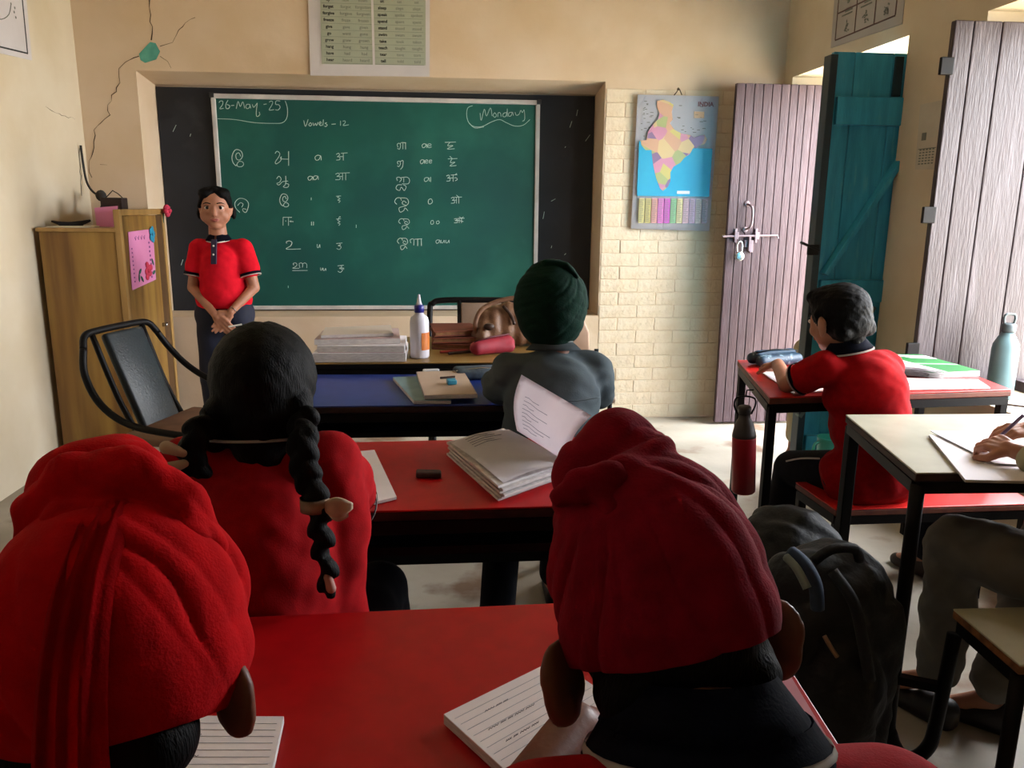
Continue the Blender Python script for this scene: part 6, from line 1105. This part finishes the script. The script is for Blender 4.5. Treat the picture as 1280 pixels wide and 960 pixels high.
# ---- child at the right edge, only hands, sleeve and legs in the frame
def right_child():
    ch = thing('person', 'child with cream sleeves and grey trousers writing at the cream desk', 'person', (1.46, 1.36, .42))
    F = hframe(.35, .35, 0); c = V3(1.44, 1.46, .985); pr, P = head_prims(c, F, 1.0)
    J = dict(neck=V3(1.46, 1.41, .90), headb=V3(1.45, 1.45, .97), chest=V3(1.47, 1.37, .76), shL=V3(1.36, 1.38, .84), shR=V3(1.59, 1.38, .84), pelvis=V3(1.47, 1.36, .52), hipL=V3(1.41, 1.38, .50), hipR=V3(1.54, 1.38, .50),
             elL=V3(1.30, 1.40, .71), wrL=V3(1.240, 1.555, .760), elR=V3(1.60, 1.50, .765), wrR=V3(1.37, 1.665, .775), knL=V3(1.215, 1.665, .495), knR=V3(1.52, 1.74, .50), anL=V3(1.235, 1.70, .12), anR=V3(1.36, 1.66, .08), toeL=V3(1.18, 1.80, .05), toeR=V3(1.29, 1.72, .03))
    J['elL'] = V3(1.31, 1.40, .755)
    pr += body_prims(J) + hand_prims(J['wrL'], (-.25, .75, .10), (-.35, -.2, 1), .92, .62, 1) + hand_prims(J['wrR'], (-.8, .15, -.05), (0, -.2, 1), .9, .5, -1)
    blob('body', pr, M_SKINL, ch, .0035, 2)
    M_CRM = mat('cream_cotton', '#a8a17e', '#9a9372', rough=.85, scale=12, bump=.15, bscale=60)
    blob('shirt', [('c', V3(1.47, 1.36, .53), J['chest'], .12, .12), ('c', J['shL'], J['shR'], .055, .055), ('c', J['chest'], V3(1.46, 1.40, .86), .10, .055), ('c', J['shL'], J['elL'], .055, .052), ('c', J['elL'], V3(1.258, 1.510, .760), .052, .040), ('c', J['shR'], J['elR'], .055, .05), ('c', J['elR'], V3(1.42, 1.64, .775), .048, .036)], M_CRM, ch, .006, 4, fold=lambda co: .005 * nz(co, 40, 2))
    M_GTR = mat('grey_trouser_cloth', '#6b665c', '#5c5850', rough=.85, scale=8, bump=.2, bscale=30)
    blob('trousers', [('c', J['hipL'], J['hipR'], .10, .10), ('c', J['hipL'], J['knL'], .088, .072), ('c', J['hipR'], J['knR'], .085, .065), ('c', J['knL'], J['anL'] + V3(0, 0, .03), .068, .052), ('c', J['knR'], J['anR'] + V3(0, 0, .05), .062, .052)], M_GTR, ch, .007, 3, fold=lambda co: .006 * nz(co, 32, 4) + .003 * nz(co, 70))
    for k in 'LR': shoe('shoe', J['an' + k], J['toe' + k], mat('dark_shoe', '#1d1817', rough=.5), ch, 1.1)
    blob('hair', [('e', P(0, -.014, .034), (.077, .088, .078), F), ('e', P(0, -.034, .0), (.073, .066, .066), F), ('c', P(-.04, -.05, -.03), P(.04, -.05, -.03), .03, .03), ('c', P(0, -.05, -.03), P(0, -.045, -.075), .036, .026)], M_HAIR, ch, .006, 3)
    o = MB().cyl((1.250, 1.645, .750), (1.282, 1.60, .83), .004, n=10).out('pen', mat('violet_pen', '#5b4a6a', rough=.4), loc=(1.25, 1.64, .76)); tag(o, 'violet pen held by the child writing at the cream desk', 'pen')
right_child()

# ---- grown-up seated in the doorway, mostly behind the teal door leaf
def door_person():
    ch = thing('person', 'barefoot sandalled grown-up in tan clothes sitting behind the teal door leaf', 'person', (2.05, 3.9, 0))
    F = hframe(PI * .85, .1, 0); c = V3(2.13, 3.93, 1.16); pr, P = head_prims(c, F, 1.05)
    J = dict(neck=V3(2.13, 3.94, 1.02), headb=V3(2.13, 3.93, 1.09), chest=V3(2.14, 3.95, .85), shL=V3(2.10, 3.80, .95), shR=V3(2.15, 4.08, .95), pelvis=V3(2.15, 3.95, .50), hipL=V3(2.10, 3.86, .50), hipR=V3(2.12, 4.03, .50),
             elL=V3(2.0, 3.72, .75), wrL=V3(1.88, 3.66, .68), elR=V3(2.08, 4.12, .75), wrR=V3(2.0, 4.0, .62), knL=V3(1.765, 3.66, .60), knR=V3(1.93, 3.80, .57), anL=V3(1.74, 3.66, .10), anR=V3(1.95, 3.78, .08), toeL=V3(1.668, 3.61, .04), toeR=V3(1.88, 3.72, .03))
    pr += body_prims(J, 1.05) + hand_prims(J['wrL'], (-.3, -.3, -.4), (-.3, -.5, .6), 1.0, .3, 1) + hand_prims(J['wrR'], (-.5, -.3, -.3), (0, 0, 1), 1.0, .3, 1)
    for k in range(5): pr.append(('c', J['toeL'] + V3(-.004, .012 - .011 * k, .002), J['toeL'] + V3(-.022 + .003 * k, .006 - .012 * k, -.002), .0085 if k else .011, .0075 if k else .010))
    blob('body', pr, M_SKIN, ch, .006, 2)
    M_TANC = mat('tan_cloth', '#a08a6c', '#94805f', rough=.85, scale=12)
    blob('shirt', [('c', J['pelvis'], J['chest'], .13, .13), ('c', J['shL'], J['shR'], .06, .06), ('c', J['shL'], J['elL'], .06, .05), ('c', J['shR'], J['elR'], .06, .05), ('c', J['chest'], V3(2.13, 3.94, .98), .11, .055)], M_TANC, ch, .009, 4)
    blob('trousers', [('c', J['hipL'], J['hipR'], .10, .10)] + [('c', J['hip' + k], J['kn' + k], .085, .066) for k in 'LR'] + [('c', J['kn' + k], J['an' + k] + V3(0, 0, .08), .064, .045) for k in 'LR'], M_TANC, ch, .008, 3)
    blob('hair', [('e', P(0, -.014, .034), (.077, .088, .078), F), ('e', P(0, -.034, .0), (.073, .066, .066), F)], M_HAIR, ch, .008, 3)
    sd = blob('sandal', [('c', V3(1.76, 3.67, .012), V3(1.655, 3.60, .012), .036, .034)], mat('brown_sandal', '#4a3a33', rough=.6), ch, .006, 2, cut=[(V3(0, 0, .022), V3(0, 0, 1)), (V3(0, 0, .001), V3(0, 0, -1))])
    MB().tube([(1.66, 3.64, .02), (1.675, 3.625, .055), (1.685, 3.58, .05), (1.68, 3.565, .02)], .006, n=8, smooth=4).out('strap', mat('brown_sandal', '#4a3a33'), sd, True)
    st = thing('stool', 'plain wooden stool carrying the seated grown-up in the doorway', 'stool', (2.14, 3.95, 0))
    MB().b2((2.01, 3.80, .38), (2.24, 4.10, .405), bev=.005).out('seat', M_WOOD, st)
    for x in (2.03, 2.22):
        for y in (3.82, 4.08): MB().b2((x - .015, y - .015, 0), (x + .015, y + .015, .38)).out('leg', M_WOOD, st)
door_person()
